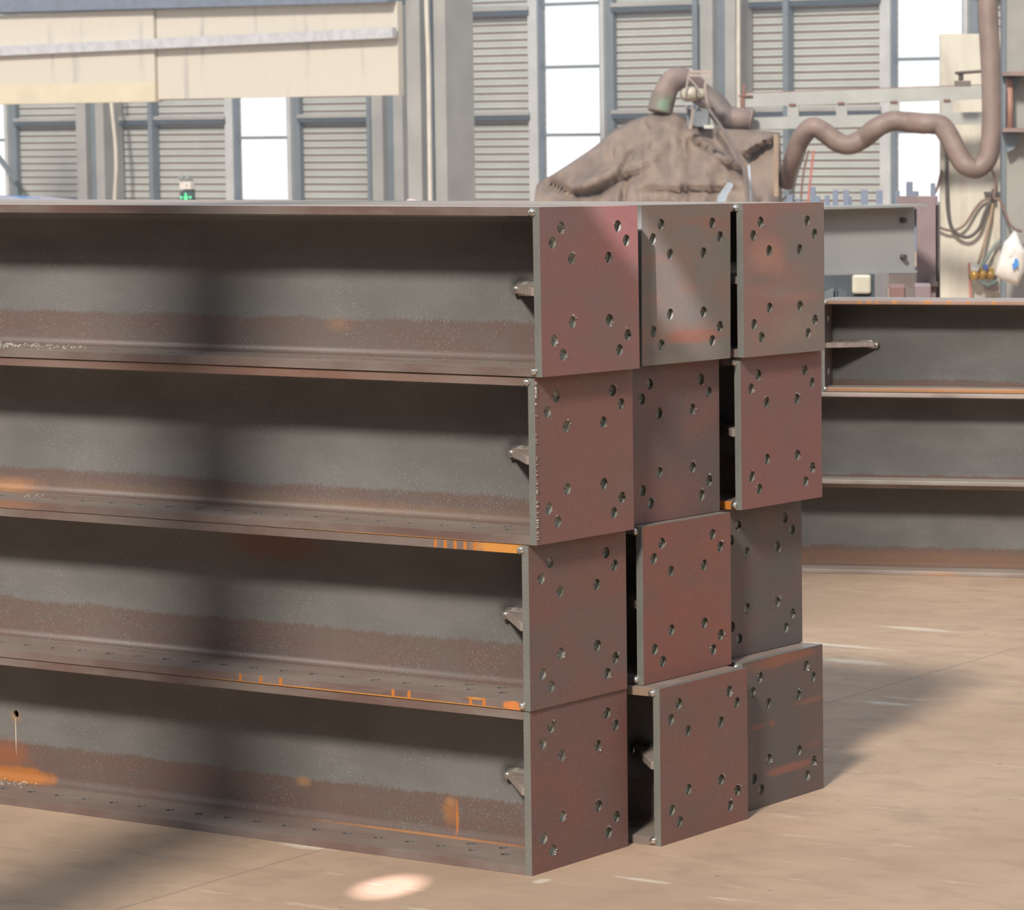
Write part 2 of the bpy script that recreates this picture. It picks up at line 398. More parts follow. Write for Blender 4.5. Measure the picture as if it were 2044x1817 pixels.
# column, row (0 = bottom): x, y, lean
POS = {(0, 0): (0, 0, 0), (0, 1): (.0041, -.0035, 0), (0, 2): (.0299, -.0047, -.0016), (0, 3): (.0548, -.0100, -.006),
       (1, 0): (.0740, .4374, -.001), (1, 1): (.0100, .4607, .001), (1, 2): (-.0242, .4626, .001), (1, 3): (.0111, .4663, .0076),
       (2, 0): (.0224, .8956, -.005), (2, 1): (-.0438, .8955, -.004), (2, 2): (.0123, .9111, -.0046), (2, 3): (.0304, .8985, -.0036)}
RED = (.235, .098, .08); RED_B = (.31, .118, .08); GREY = (.19, .145, .135); DARK = (.135, .115, .11)
PLATES = {(0, 3): dict(red=(.29, .115, .105), grey=(.23, .135, .12), bias=.42), (0, 2): dict(red=RED, grey=(.195, .11, .09), bias=.45),  # upper plates are painted lighter than lower ones for the light falling there
          (0, 1): dict(red=(.205, .086, .07), grey=(.15, .10, .09), bias=.47, streak=.25), (0, 0): dict(red=(.19, .08, .066), grey=(.15, .085, .076), bias=.45),
          (1, 3): dict(red=(.27, .165, .13), grey=(.21, .185, .155), bias=.55, streak=.35, red2=(.42, .15, .09), marks=[(.03, -.135, .19, .022, (.33, .13, .085), .75, .6), (.12, .15, .1, .02, (.33, .14, .10), .6, .8), (.02, .155, .04, .012, (.36, .14, .1), .5, .8), (.16, -.02, .06, .04, (.30, .15, .11), .4, 1.), (-.1, -.165, .15, .02, (.15, .15, .14), .5, .6)]), (1, 2): dict(red=(.20, .088, .078), grey=(.125, .086, .08), bias=.48),
          (1, 1): dict(red=(.25, .082, .058), grey=(.19, .09, .075), bias=.45, streak=.4), (1, 0): dict(red=(.21, .08, .062), grey=(.16, .083, .07), bias=.45, streak=.3),
          (2, 3): dict(red=(.33, .165, .135), grey=(.23, .19, .165), bias=.5, streak=.3, red2=(.42, .19, .13), marks=[(-.08, .06, .10, .055, (.50, .25, .18), .6, 1.), (.05, -.05, .16, .018, (.42, .2, .15), .5, .9), (-.12, .0, .08, .02, (.20, .17, .15), .6, .9), (0, -.035, .2, .02, (.27, .22, .19), .45, .8), (.05, -.13, .13, .05, (.40, .24, .18), .4, 1.), (.03, .15, .12, .04, (.22, .19, .18), .55, .9)]), (2, 2): dict(red=(.25, .10, .09), grey=(.205, .11, .10), bias=.42),  # palest marks on the top right plate paint its diffuse glow
          (2, 1): dict(red=(.15, .088, .075), grey=(.10, .085, .08), bias=.55, streak=.35), (2, 0): dict(red=(.125, .083, .074), grey=(.095, .08, .076), bias=.5, streak=.25, red2=(.19, .075, .055), marks=[(.03, -.115, .15, .014, (.27, .11, .08), .8, .5), (-.13, .02, .05, .008, (.25, .1, .07), .7, .6), (-.06, .02, .02, .014, (.25, .1, .07), .7, .6), (.13, .055, .08, .010, (.25, .11, .08), .6, .6), (0, .185, .2, .022, (.26, .10, .06), .8, .6), (.15, -.07, .05, .012, (.22, .1, .08), .5, .8)])}
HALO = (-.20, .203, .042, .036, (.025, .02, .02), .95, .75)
WEBS = {3: (.115, [HALO, (-.78, .10, .05, .022, TAN, .35, 1.)]),
        2: (.087, [HALO, (-1.93, .035, .14, .028, (.42, .2, .08), .75, 1.), (-1.2, .045, .7, .02, TAN, .22, 1.), (-.5, .04, .5, .02, TAN, .2, 1.)]),
        1: (.126, [HALO, (-.96, .33, .2, .05, (.2, .07, .05), .7, .8)]),
        0: (.127, [HALO, (-1.90, .036, .155, .028, (.40, .15, .035), .95, .45), (-1.95, .09, .12, .05, (.3, .1, .04), .7, .8), (-.400, .085, .026, .042, (.33, .14, .05), .75, .8), (-.378, .07, .006, .05, ORANGE, .8, .7), (-.40, .11, .02, .012, TAN, .6, .8), (-.45, .0225, .43, .0032, (.42, .19, .07), .75, .8),
                   (-.881, .116, .03, .016, TAN, .7, .9), (-1.907, .2, .022, .022, TAN, .6, .8), (-1.909, .15, .0022, .055, (.6, .5, .38), .9, .3)])}
def ticks(xs, z, st=1.): return [(x, z, .006, .018, ORANGE, st, .5) for x in xs]
FLG = {3: ([], []), 2: ([(-.4, -.001, .42, .004, (.42, .18, .05), .9, .6), (-1.8, .01, .2, .03, ORANGE, .3, 1.)], [(-1.0, .39, 1.1, .03, (.25, .13, .09), .6, 1.)]),
       1: ([(-.5, .0, .62, .0042, (.5, .225, .05), 1., .5), (-.05, .01, .035, .014, (.6, .2, .05), .95, .4), (-.165, .019, .03, .004, (.5, .225, .05), 1., .4)]+ticks((-.914, -.847, -.781, -.42, -.37, -.14, -.18), .009),
           [(-.08, .39, .09, .03, (.62, .26, .05), .9, .6)]+ticks((-.16, -.19, -.22, -.25, -.28), .388)),
       0: ([], [])}
FLAB = {(0, 3): 'topmost beam of the near left stack, red end plate with a sunlit upper corner',
        (0, 2): 'second beam from the top of the near left stack, its web palest grey',
        (0, 1): 'third beam from the top of the near left stack, orange rust along its flange edges',
        (0, 0): 'bottom beam of the near left stack, on the floor, drilled hole in its web',
        (1, 3): 'top steel H-beam of the middle stack, grey-brown end plate crossed by a diagonal sunbeam',
        (1, 2): 'second beam from the top of the middle stack, dull red plate set back',
        (1, 1): 'third beam from the top of the middle stack, its end plate the brightest rust red',
        (1, 0): 'bottom beam of the middle stack, its red end plate sticking out past its neighbours',
        (2, 3): 'top beam of the third stack, pinkish mottled end plate next to the grey girder',
        (2, 2): 'second beam from the top of the third stack, red plate beside a dark gap',
        (2, 1): 'third beam from the top of the third stack, dark grey plate recessed deepest',
        (2, 0): 'bottom beam of the third stack, dark grey plate with thin red streaks, on the floor'}
for (c, r), (x, y, lean) in POS.items():
    i = c*4+r+1
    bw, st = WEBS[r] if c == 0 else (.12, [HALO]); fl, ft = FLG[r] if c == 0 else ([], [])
    if (c, r) == (2, 2): fl = [(-.08, .01, .09, .03, ORANGE, 1., .4)]
    if (c, r) == (1, 0): ft = [(-.08, .39, .3, .03, (.3, .2, .14), .7, 1.)]
    if (c, r) == (0, 0): fl = [(-.55, .021, .45, .0001, ORANGE, 0., .4)]
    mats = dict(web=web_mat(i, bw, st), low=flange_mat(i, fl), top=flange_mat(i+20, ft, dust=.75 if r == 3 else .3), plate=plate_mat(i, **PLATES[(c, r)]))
    h_beam(6.0 if c == 0 else 6.0, .4, .4, .013, .021, mats, FL_HOLES, plate=(.4, .4), plate_holes=HOLES, lean=lean,
           web_hole=(-1.907, .205, .011) if (c, r) == (0, 0) else None, label=FLAB[(c, r)], group='H-beams stacked three wide and four high',
           loc=(x, y, r*PITCH), seed=i, ragged=(c, r) == (0, 2), burr={(0, 3): .4, (0, 2): .3, (0, 0): .6, (1, 2): .9, (2, 2): .9, (1, 1): .45}.get((c, r), .3))

# ------------------------------------------------------------------ second stack, turned about twenty degrees
ang = math.radians(19.4); base = Vector((-2.55, 5.2945, 0)); dx = Vector((math.cos(ang), math.sin(ang), 0)); dy = Vector((-math.sin(ang), math.cos(ang), 0))
S2 = [(-.42, .02, 'bottom beam of the second stack behind, rust-brown foot to its web, lying on the floor'),
      (-.20, -.03, 'middle beam of the second stack behind, pale sunlit edge on its upper flange'),
      (.075, .0, 'top beam of the second stack behind, orange rust marks dotted along its flange')]
H2 = .384
for k, (off, yo, lab) in enumerate(S2):
    p = base+dx*off+dy*yo
    tl = [[], [], [(.6+.31*q, H2-.008, .01, .02, (.62, .28, .06), 1., .5) for q in range(0)]+[(x_, H2-.008, w_, .02, (.62, .28, .06), 1., .5) for x_, w_ in ((.17, .008), (.21, .01), (.245, .006), (.32, .012), (.46, .02), (.55, .01), (.63, .009), (.74, .012))]+[(.5, H2-.01, 5, .02, (.34, .17, .1), .6, 1.)]][k]
    ll = [[(1.0, .008, .12, .012, (.40, .17, .05), .6, 1.)], [], [(2.0, .008, 3, .02, (.45, .19, .06), .9, .8)]][k]
    ws = [[(.9, .05, 1.4, .045, (.24, .13, .08), .55, .9), (.1, .04, .25, .03, (.3, .15, .07), .6, 1.)], [], []][k]
    mats = dict(web=web_mat(30+k, [.1, .03, .04][k], ws), low=flange_mat(30+k, ll, (.30, .265, .235), .3), top=flange_mat(40+k, tl, (.40, .33, .30)),  # paler base on the upper flanges paints in their highlights
                plate=plate_mat(30+k, red=(.2, .12, .1), grey=(.15, .12, .11), bias=.5))
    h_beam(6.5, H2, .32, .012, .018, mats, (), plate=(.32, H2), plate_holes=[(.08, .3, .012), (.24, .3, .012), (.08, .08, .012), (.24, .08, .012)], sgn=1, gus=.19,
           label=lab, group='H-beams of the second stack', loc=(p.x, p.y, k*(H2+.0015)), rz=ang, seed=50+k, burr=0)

# ------------------------------------------------------------------ the hall: back wall with tall windows, other walls low and plain
WY = 54.0
CLAD = Mt('ribbed_wall_sheet', .55, 0, .4); x, y, z = CLAD.xyz()
ph = CLAD.math('FRACT', CLAD.math('DIVIDE', z, .175))
ln = CLAD.math('SUBTRACT', 1., CLAD.step(CLAD.math('ABSOLUTE', CLAD.math('SUBTRACT', ph, .06)), .05, .16))
cc = CLAD.mix(CLAD.step(CLAD.noise(.6, 3), .3, .7), (.39, .41, .39), (.46, .475, .45))
CLAD_M = CLAD.col(CLAD.mix(ln, cc, (.23, .155, .14)))
FRAME = plain('grey_painted_steel', (.16, .19, .22), .5, 0, .08, 2)
GIRT_SHADE = plain('girt_shadow_tone', (.06, .08, .105), .5)  # shadow tone painted on a strip below each girt
FRAME_L = plain('pale_painted_steel', (.47, .48, .48), .45, 0, .08, 2)
COLM = plain('column_paint', (.25, .265, .27), .5, 0, .1, 1.2)
COLM2 = plain('warm_grey_paint', (.33, .325, .31), .5, 0, .1, 1.2)
PIPE = plain('cream_pipe', (.62, .57, .49), .4, 0, .08, 3)
CREAM = Mt('cream_panel_paint', .5, 0, .4)
cn = CREAM.noise(1.2, 5, (3, 1, .35)); CREAM_M = CREAM.col(CREAM.mix(CREAM.step(cn, .56, .72), (.60, .555, .475), (.46, .43, .40)))
CREAM2_M = plain('yellower_cream_paint', (.64, .57, .42), .5, 0, .06, 2)
GLASSM = bpy.data.materials.new('clear_glass'); GLASSM.use_nodes = True; gn = GLASSM.node_tree.nodes; gl = GLASSM.node_tree.links
gn.clear(); go = gn.new('ShaderNodeOutputMaterial'); gm = gn.new('ShaderNodeMixShader'); gt = gn.new('ShaderNodeBsdfTransparent'); gg = gn.new('ShaderNodeBsdfGlossy')
gm.inputs[0].default_value = .05; gg.inputs['Roughness'].default_value = .05; gl.new(gt.outputs[0], gm.inputs[1]); gl.new(gg.outputs[0], gm.inputs[2]); gl.new(gm.outputs[0], go.inputs[0])

WIN = [(-58.9, -57.14), (-49.39, -47.67), (-40.11, -38.38), (-30.69, -28.95), (-21.4, -19.66)]
SILL, HEAD, TOPZ = .55, 7.05, 8.6
def ribbed(bm, x0, x1, z0, z1, p=.175, d=.035):
    """sheet with horizontal ribs, its inner face at WY"""
    prof = []; z = z0
    k0 = math.floor(z0/p)
    pts = []
    for k in range(k0, int(z1/p)+2):
        for f, dd in ((0., 0.), (.10, d), (.14, d), (.28, 0.), (.5, 0.), (.56, d*.35), (.62, d*.35), (.68, 0.)):
            zz = (k+f)*p
            if z0 <= zz <= z1: pts.append((zz, dd))
    pts = [(z0, 0)]+pts+[(z1, 0)]
    A = [(bm.verts.new((x0, WY+dd, zz)), bm.verts.new((x1, WY+dd, zz))) for zz, dd in pts]
    for (a, b), (c, d_) in zip(A, A[1:]): bm.faces.new((a, b, d_, c))
bm = bmesh.new()
edges = [-75]+[v for w_ in WIN for v in w_]+[20]
for k in range(0, len(edges), 2): ribbed(bm, edges[k], edges[k+1], 0, TOPZ)
for a, b in WIN: ribbed(bm, a, b, 0, SILL); ribbed(bm, a, b, HEAD, TOPZ)
box(bm, -75, 20, WY+.05, WY+.09, 0, SILL)
for k in range(0, len(edges), 2): box(bm, edges[k], edges[k+1], WY+.05, WY+.09, SILL, TOPZ)
struct('wall_back', bm, CLAD_M)
for k, (a, b) in enumerate(WIN):
    bm = bmesh.new()
    box(bm, a-.34, a-.06, WY-.14, WY-.01, SILL-.2, HEAD+.1, 1); box(bm, a-.06, a, WY-.16, WY+.03, SILL-.2, HEAD+.1, 0)
    box(bm, b, b+.05, WY-.22, WY+.1, SILL-.2, HEAD+.1, 0); box(bm, b+.05, b+.15, WY-.26, WY+.1, SILL-.2, HEAD+.1, 1); box(bm, b+.15, b+.34, WY-.15, WY-.01, SILL-.2, HEAD+.1, 0)
    for zz in (SILL, HEAD): box(bm, a, b, WY-.1, WY+.1, zz-.1, zz, 0)
    for zz in (1.02, 2.56, 4.11, 5.54): box(bm, a, b, WY-.02, WY+.06, zz-.035, zz+.035, 0)
    wf = struct('window_%d' % (k+1), bm, [FRAME, FRAME_L])
    bm = bmesh.new(); box(bm, a, b, WY+.015, WY+.025, SILL, HEAD); struct('pane', bm, GLASSM, wf)
# girts and studs of the wall
n = 1
segs = [(edges[k]+.3 if k else edges[k], edges[k+1]-.3) for k in range(0, len(edges), 2)]
for zz in (3.04, 5.44, .7, 7.8):
    for a, b in segs:
        bm = bmesh.new(); box(bm, a, b, WY-.2, WY-.02, zz-.02, zz+.07, 0); box(bm, a, b, WY-.18, WY-.02, zz-.13, zz-.02, 1)  # lower box is the dark strip standing in for the girt's shadow
        struct('trim_%d' % n, bm, [COLM2, GIRT_SHADE]); n += 1
for xx, wd in ((-54.43, .17), (-52.08, .14), (-45.1, .12), (-42.83, .14), (-42.6, .06), (-35.74, .14), (-33.36, .14), (-26.4, .14), (-24.2, .14), (-62.5, .14)):
    bm = bmesh.new(); box(bm, xx-wd/2, xx+wd/2, WY-.26, WY-.02, 0, TOPZ-.1, 0); struct('trim_%d' % n, bm, FRAME); n += 1
def h_column(x0, x1, Y, z1, nm, mats, dp=.5):
    bm = bmesh.new(); t = (x1-x0)
    box(bm, x0, x0+t*.36, Y, Y+dp, 0, z1, 0); box(bm, x0+t*.36, x1-t*.30, Y+.18, Y+dp-.1, 0, z1, 1); box(bm, x1-t*.30, x1, Y+.02, Y+dp, 0, z1, 0)
    return struct(nm, bm, mats)
n0 = 0
for cx in (-53.63, -44.13, -34.80, -25.5, -63.1):
    h_column(cx-.47, cx+.45, WY-.75, TOPZ, 'trim_%d' % (60+n0), [COLM2, FRAME], .7); n0 += 1
h_column(-36.02, -35.06, 44.0, 9.5, 'trim_70', [COLM2, FRAME], .9)
h_column(-.44, -.16, -2.8, 8.0, 'trim_72', [COLM2, FRAME], .4)
dark_wall = plain('plain_wall_sheet', (.16, .16, .155), .6)
for nm, b_ in (('wall_front', (-75, 20, -14.3, -14, 0, 8.2)), ('wall_left', (-75.3, -75, -14, 54, 0, 9)), ('wall_right', (20, 20.3, -14, 54, 0, 9))):
    bm = bmesh.new(); box(bm, *b_); struct(nm, bm, dark_wall)
h_column(-52.6, -51.9, 43.8, 9.5, 'trim_73', [COLM2, FRAME], .9)

# rain pipes down the columns
def curve_thing(name, pts, r, mat, label, cat, group=None, n=10, seg=10, **k):
    bm = bmesh.new(); tube(bm, spline(pts, n), r, seg, **k); return tag(obj(name, bm, mat), label, cat, group)
def down_pipe(pts, Y, r, label):
    P_ = [on_y(px, py, Y) for px, py in pts]
    P_ = [P_[0]+Vector((0, 0, 2))]+P_+[Vector((P_[-1].x, P_[-1].y, 0.02))]
    return curve_thing('down_pipe', P_, r, PIPE, label, 'pipe', 'cream pipes on the hall columns')
down_pipe([(218, 120), (223, 210), (230, 280), (232, 340), (229, 405)], WY-.82, .05, 'thin cream pipe bowing slightly down the wall column left of the exit sign')
down_pipe([(851, 0), (855, 120), (857, 260), (859, 405)], 43.9, .045, 'thin cream pipe in the groove of the big grey column beside the cream girder')
down_pipe([(1474, 0), (1474, 120), (1475, 260), (1476, 405)], WY-.82, .045, 'thin pale pipe down the wall column behind the duct on the tarpaulin heap')

# ------------------------------------------------------------------ cream crane girder on the left
g = thing('crane_girder', 'cream panelled overhead girder at the upper left ending against a grey column', 'girder', (-42, 43.9, 3.2))
def sheet(name, x0, x1, z0, z1, y0, y1, mats, par, tilt=0.):
    bm = bmesh.new(); box(bm, x0, x1, y0, y1, z0, z1)
    for v in bm.verts: v.co.z += tilt*(v.co.x-x1); v.co -= Vector((-42, 43.9, 3.2))
    return obj(name, bm, mats, par)
sheet('panel', -42.36, -36.02, 3.22, 5.05, 43.75, 43.9, CREAM_M, g)
pl = sheet('panel', -52, -42.38, 3.58, 5.05, 43.68, 43.9, CREAM_M, g)
sheet('skirt_panel', -52, -42.38, 3.17, 3.58, 43.67, 43.9, CREAM2_M, g)
sheet('rail', -52, -35.99, 4.33, 4.53, 43.55, 43.67, plain('pale_rail_paint', (.50, .50, .53), .4), g, .013)
sheet('top_flange', -52, -36.05, 5.02, 5.4, 43.5, 44.4, plain('blue_grey_beam_paint', (.16, .19, .25), .5), g, -.008)

# ------------------------------------------------------------------ exit sign with its emergency lamp
es = thing('emergency_light', 'white twin-head emergency lamp box on the ribbed wall above the green exit sign', 'emergency light', on_y(371, 370, WY-.12))
bm = bmesh.new(); box(bm, -.17, .19, -.05, .12, -.1, .1); obj('housing', bm, plain('white_plastic', (.75, .7, .66), .4), es, bevel=.01)
for sx_ in (-.09, .12):
    bm = bmesh.new(); tube(bm, [(sx_, -.03, .1), (sx_, -.03, .14)], .02, 8); tube(bm, [(sx_, .02, .2), (sx_, -.10, .18)], [.045, .065], 14)
    obj('lamp_head', bm, plain('grey_plastic', (.35, .35, .36), .4), es)
bm = bmesh.new(); tube(bm, [(.07, -.056, 0), (.07, -.05, 0)], .035, 12); obj('test_button', bm, plain('tan_plastic', (.5, .4, .28), .4), es)
xs = thing('exit_sign', 'small dark exit sign with a glowing green running figure on the ribbed wall', 'exit sign', on_y(372, 394, WY-.1))
bm = bmesh.new(); box(bm, -.2, .2, -.02, .09, -.14, .14); obj('casing', bm, plain('dark_sign_face', (.05, .09, .09), .4), xs, bevel=.008)
EM = bpy.data.materials.new('green_sign_light'); EM.use_nodes = True; eb = EM.node_tree.nodes['Principled BSDF']
eb.inputs['Base Color'].default_value = (.1, .8, .35, 1); eb.inputs['Emission Color'].default_value = (.16, .9, .4, 1); eb.inputs['Emission Strength'].default_value = .75
bm = bmesh.new()
for a, b, wd in (((-.01, .04), (.02, -.03), .06), ((.0, .03), (-.07, .0), .03), ((.01, .03), (.07, .01), .03), ((.01, -.03), (.06, -.09), .035), ((.0, -.03), (-.06, -.08), .035), ((-.12, -.01), (-.17, -.01), .05), ((.12, 0), (.17, 0), .05), ((-.15, .03), (-.18, -.01), .02), ((.15, .03), (.18, 0), .02)):
    bar(bm, (a[0], -.024, a[1]), (b[0], -.024, b[1]), .006, wd, Vector((0, 0, 1)))
tube(bm, [(0, -.027, .085), (0, -.021, .085)], .03, 12)
obj('running_figure', bm, EM, xs)
# steel brace in front of the far left window
bm = bmesh.new(); bar(bm, on_y(-60, 240, 53.3), on_y(34, 362, 53.3), .1, .1); tag(obj('brace', bm, FRAME), 'thin diagonal steel brace crossing the leftmost tall window', 'brace')

# ------------------------------------------------------------------ things at the foot of the view on the left
def mound(name, pts, depth, dth, mat, label, cat, zbase=0.):
    """low covered pile whose crest follows the given points"""
    bm = bmesh.new(); rows = []
    crest = spline([at(px, py, depth) for px, py in pts], 6)
    bk = Vector((FW.x, FW.y, 0)).normalized()
    for p in crest:
        r = []
        for q in range(9):
            t = -1+q/4; h = p.z*(1-abs(t)**2.4)+zbase*abs(t)**2.4
            r.append(bm.verts.new((p.x+bk.x*t*dth, p.y+bk.y*t*dth, h+.006*noise.noise(Vector((p.x*2, p.y*2, t*3))))))
        rows.append(r)
    for A, B in zip(rows, rows[1:]):
        for k in range(8): f = bm.faces.new((A[k], A[k+1], B[k+1], B[k])); f.smooth = True
    for rg in (rows[0], rows[-1]): bm.faces.new(rg)
    bmesh.ops.recalc_face_normals(bm, faces=bm.faces)
    return tag(obj(name, bm, mat), label, cat)
BLUE = Mt('blue_tarpaulin', .45); x, y, z = BLUE.xyz()
mound('tarpaulin_pile', [(-120, 392), (0, 391), (60, 392), (130, 396), (200, 401), (262, 411), (300, 424)], 24, .6, BLUE.col(BLUE.mix(BLUE.step(BLUE.noise(3, 4, (1, 1, 5)), .45, .55), (.10, .22, .42), (.38, .36, .44))),
      'pile under a dull blue tarpaulin just showing over the top beam at far left', 'tarpaulin')
mound('paper_sack', [(812, 398), (822, 397), (834, 400), (846, 405), (850, 412)], 30, .12, plain('pinkish_white_paper', (.78, .66, .62), .6), 'small pinkish white sack peeping over the top beam by the big column', 'sack')

# ------------------------------------------------------------------ tarpaulin-covered machine with its ducts
TD = 35.0
HX = Vector((RT.x, RT.y, 0)).normalized(); HY = Vector((FW.x, FW.y, 0)).normalized()   # across and away from the usual viewing side
def rel(px, py, d, org): return at(px, py, d)-org
TARP = Mt('brown_tarpaulin', .6, 0, .35)
tn = TARP.noise(1.6, 5, (1, 1, 1), (2, 0, 0), .6); t2 = TARP.noise(7, 4, (1, 1, .4), (0, 5, 0))
TARP_M = TARP.col(TARP.mix(TARP.step(t2, .35, .75), TARP.mix(TARP.step(tn, .35, .65), (.165, .128, .112), (.235, .18, .15)), (.28, .21, .165)))
TARP.bump(t2, .4, .02)
mo = at(1330, 344, TD); mo.z = 0
mach = thing('covered_machine', 'machine under a dusty brown tarpaulin tent behind the top beams', 'covered machine', mo)
sil = [(1071, 378), (1074, 366), (1110, 344), (1150, 318), (1190, 290), (1222, 262), (1240, 252), (1262, 240), (1290, 231), (1312, 224), (1345, 224), (1368, 236), (1382, 250), (1410, 254), (1450, 257), (1500, 260), (1552, 264), (1556, 268)]
crest = spline([rel(px, py, TD, mo) for px, py in sil], 5)
def fold(px, py):
    """how far the cloth bulges towards the viewer, from the folds seen in it"""
    f = 0.
    def ridge(ax, ay, bx, by, wd, amp):
        dx_, dy_ = bx-ax, by-ay; L2 = dx_*dx_+dy_*dy_; t = max(0, min(1, ((px-ax)*dx_+(py-ay)*dy_)/L2))
        d = math.hypot(px-ax-dx_*t, py-ay-dy_*t); return 1.7*amp*math.exp(-(d/wd)**2)*min(1, 4*t+.3)
    f += ridge(1085, 362, 1150, 392, 9, -.10)+ridge(1150, 392, 1200, 385, 9, -.12)+ridge(1200, 385, 1262, 352, 8, -.10)
    f += ridge(1262, 352, 1330, 305, 8, .09)+ridge(1258, 360, 1340, 300, 6, -.07)+ridge(1268, 300, 1245, 345, 5, -.09)
    f += ridge(1256, 352, 1252, 405, 6, -.10)+ridge(1250, 330, 1170, 372, 14, .06)
    f += ridge(1100, 352, 1220, 300, 16, .05)+ridge(1330, 240, 1290, 300, 7, .05)+ridge(1340, 262, 1300, 252, 6, -.05)
    f += ridge(1375, 262, 1450, 318, 7, .14)+ridge(1450, 318, 1478, 330, 7, .12)+ridge(1380, 292, 1340, 288, 4, -.05)
    f += ridge(1400, 260, 1480, 345, 16, -.10)+ridge(1553, 268, 1490, 302, 8, .14)+ridge(1550, 280, 1500, 312, 8, -.14)
    f += ridge(1420, 330, 1410, 405, 5, .06)+ridge(1440, 330, 1436, 405, 5, -.06)+ridge(1290, 372, 1480, 366, 10, .07)+ridge(1270, 384, 1470, 378, 5, -.06)
    f += .05*noise.noise(Vector((px*.03, py*.02, 1)))+.025*noise.noise(Vector((px*.1, py*.03, 4)))
    if py > 380: f += .02*math.sin(px*.33)*min(1, (py-380)/15)
    return f
bm = bmesh.new(); rows = []; NV = 44
base_z = 0.0
for p in crest:
    pxh = PX+(p+mo-CAM).dot(RT)/((p+mo-CAM).dot(FW))*F_PX
    col_ = []
    for q in range(NV+1):
        t = q/NV; z = p.z*(1-t)+.02*t
        pyh = PY-((Vector((p.x+mo.x, p.y+mo.y, z))-CAM).dot(UP))/((Vector((p.x+mo.x, p.y+mo.y, z))-CAM).dot(FW))*F_PX
        fall = min(1.0, (p.z-z)/.9)**.75
        out = .75*fall+fold(pxh, pyh)*(1 if q else 0)
        col_.append(bm.verts.new(Vector((p.x, p.y, z))-HY*out))
    back = [bm.verts.new(Vector((p.x, p.y, p.z*(1-t)+.02*t))+HY*(.75*min(1., (p.z*t)/.9)**.75+.04*noise.noise(p+Vector((0, 0, t*4))))) for t in (q/12 for q in range(1, 13))]
    rows.append(back[::-1]+col_)
for A, B in zip(rows, rows[1:]):
    for k in range(len(A)-1): f = bm.faces.new((A[k], A[k+1], B[k+1], B[k])); f.smooth = True
for rg in (rows[0][::-1], rows[-1]): bm.faces.new(rg)
bmesh.ops.recalc_face_normals(bm, faces=bm.faces)
obj('tarpaulin', bm, TARP_M, mach)
DUCT = plain('dusty_duct_skin', (.25, .185, .165), .65, 0, .15, 6); DUCT2 = plain('dark_duct_skin', (.17, .135, .12), .6, 0, .15, 6)
GREEN = Mt('green_stained_collar', .6); GREEN_M = GREEN.col(GREEN.mix(GREEN.step(GREEN.noise(5, 3), .5, .65), (.2, .17, .14), (.2, .28, .2)))
def part_tube(name, pts, d, r, mat, par, org, seg=20, n=8, **k):
    bm = bmesh.new(); tube(bm, spline([at(px, py, d+dd)-org for px, py, dd in pts], n), r, seg, **k); return obj(name, bm, mat, par)
k_ = TD/F_PX
part_tube('duct_elbow', [(1319, 226, 0), (1324, 200, 0), (1332, 175, 0), (1344, 160, .02), (1362, 158, .1), (1385, 172, .25), (1400, 190, .4)], TD, 23*k_, DUCT, mach, mo)
part_tube('duct_collar', [(1317, 224, 0), (1321, 206, 0), (1326, 188, 0)], TD, 25*k_, GREEN_M, mach, mo)
part_tube('duct', [(1395, 185, .4), (1425, 205, .35), (1447, 232, .3), (1470, 238, .3), (1484, 240, .35)], TD, 24*k_, DUCT2, mach, mo)
part_tube('duct_end', [(1462, 238, .2), (1476, 237, .2), (1492, 238, .25), (1502, 240, .25)], TD, 22*k_, DUCT, mach, mo)
bm = bmesh.new()
for a, b, wd in (((1376, 143), (1420, 143), 5), ((1376, 150), (1418, 151), 5), ((1376, 143), (1366, 196), 3), ((1420, 145), (1407, 168), 4), ((1407, 168), (1411, 205), 4), ((1372, 152), (1394, 176), 2), ((1411, 205), (1418, 225), 4), ((1384, 218), (1378, 258), 5)):
    bar(bm, rel(*a, TD-.45, mo), rel(*b, TD-.45, mo), wd*k_, wd*k_)
obj('bracket_frame', bm, plain('pale_dusty_bracket', (.42, .35, .31), .6), mach)
bm = bmesh.new(); tube(bm, [rel(1367, 190, TD-.3, mo), rel(1374, 188, TD-.34, mo), rel(1390, 187, TD-.34, mo)], [13*k_, 15*k_, 14*k_], 16)
tube(bm, [rel(1390, 187, TD-.3, mo), rel(1406, 188, TD-.3, mo)], 11*k_, 14)
obj('motor', bm, plain('pale_motor_paint', (.46, .42, .34), .5, 0, .35, 9), mach)
bm = bmesh.new()
def mbox(cx, cy, w_, h_, d, dd, par_org=mo):
    c = at(cx, cy, d)-par_org; kk = d/F_PX
    m4 = Matrix(((HX.x, HY.x, 0, c.x), (HX.y, HY.y, 0, c.y), (0, 0, 1, c.z), (0, 0, 0, 1)))
    box(bm, -w_*kk/2, w_*kk/2, 0, dd, -h_*kk/2, h_*kk/2, 0, m4)
mbox(1399, 196, 24, 26, TD-.25, .25); mbox(1376, 214, 18, 8, TD-.3, .2); obj('gearbox', bm, plain('purple_grey_casting', (.23, .2, .23), .5), mach)
bm = bmesh.new(); mbox(1402, 235, 24, 36, TD-.2, .3); mbox(1376, 236, 10, 40, TD-.1, .3); obj('drive_housing', bm, plain('blue_grey_casting', (.21, .23, .26), .5), mach)
bm = bmesh.new(); mbox(1415, 253, 20, 7, TD-.7, .1); obj('clamp', bm, plain('pale_clamp', (.5, .5, .44), .5), mach)
part_tube('cable', [(1402, 200, 0), (1420, 225, 0), (1445, 262, -.3), (1468, 300, -.55), (1484, 335, -.8), (1489, 370, -.9), (1493, 410, -.95), (1494, 450, -.95)], TD-.5, .018, DUCT2, mach, mo, seg=8)
bm = bmesh.new(); mbox(1549, 330, 9, 124, TD-.78, .08); obj('tent_post', bm, plain('dusty_timber', (.33, .24, .18), .7), mach)
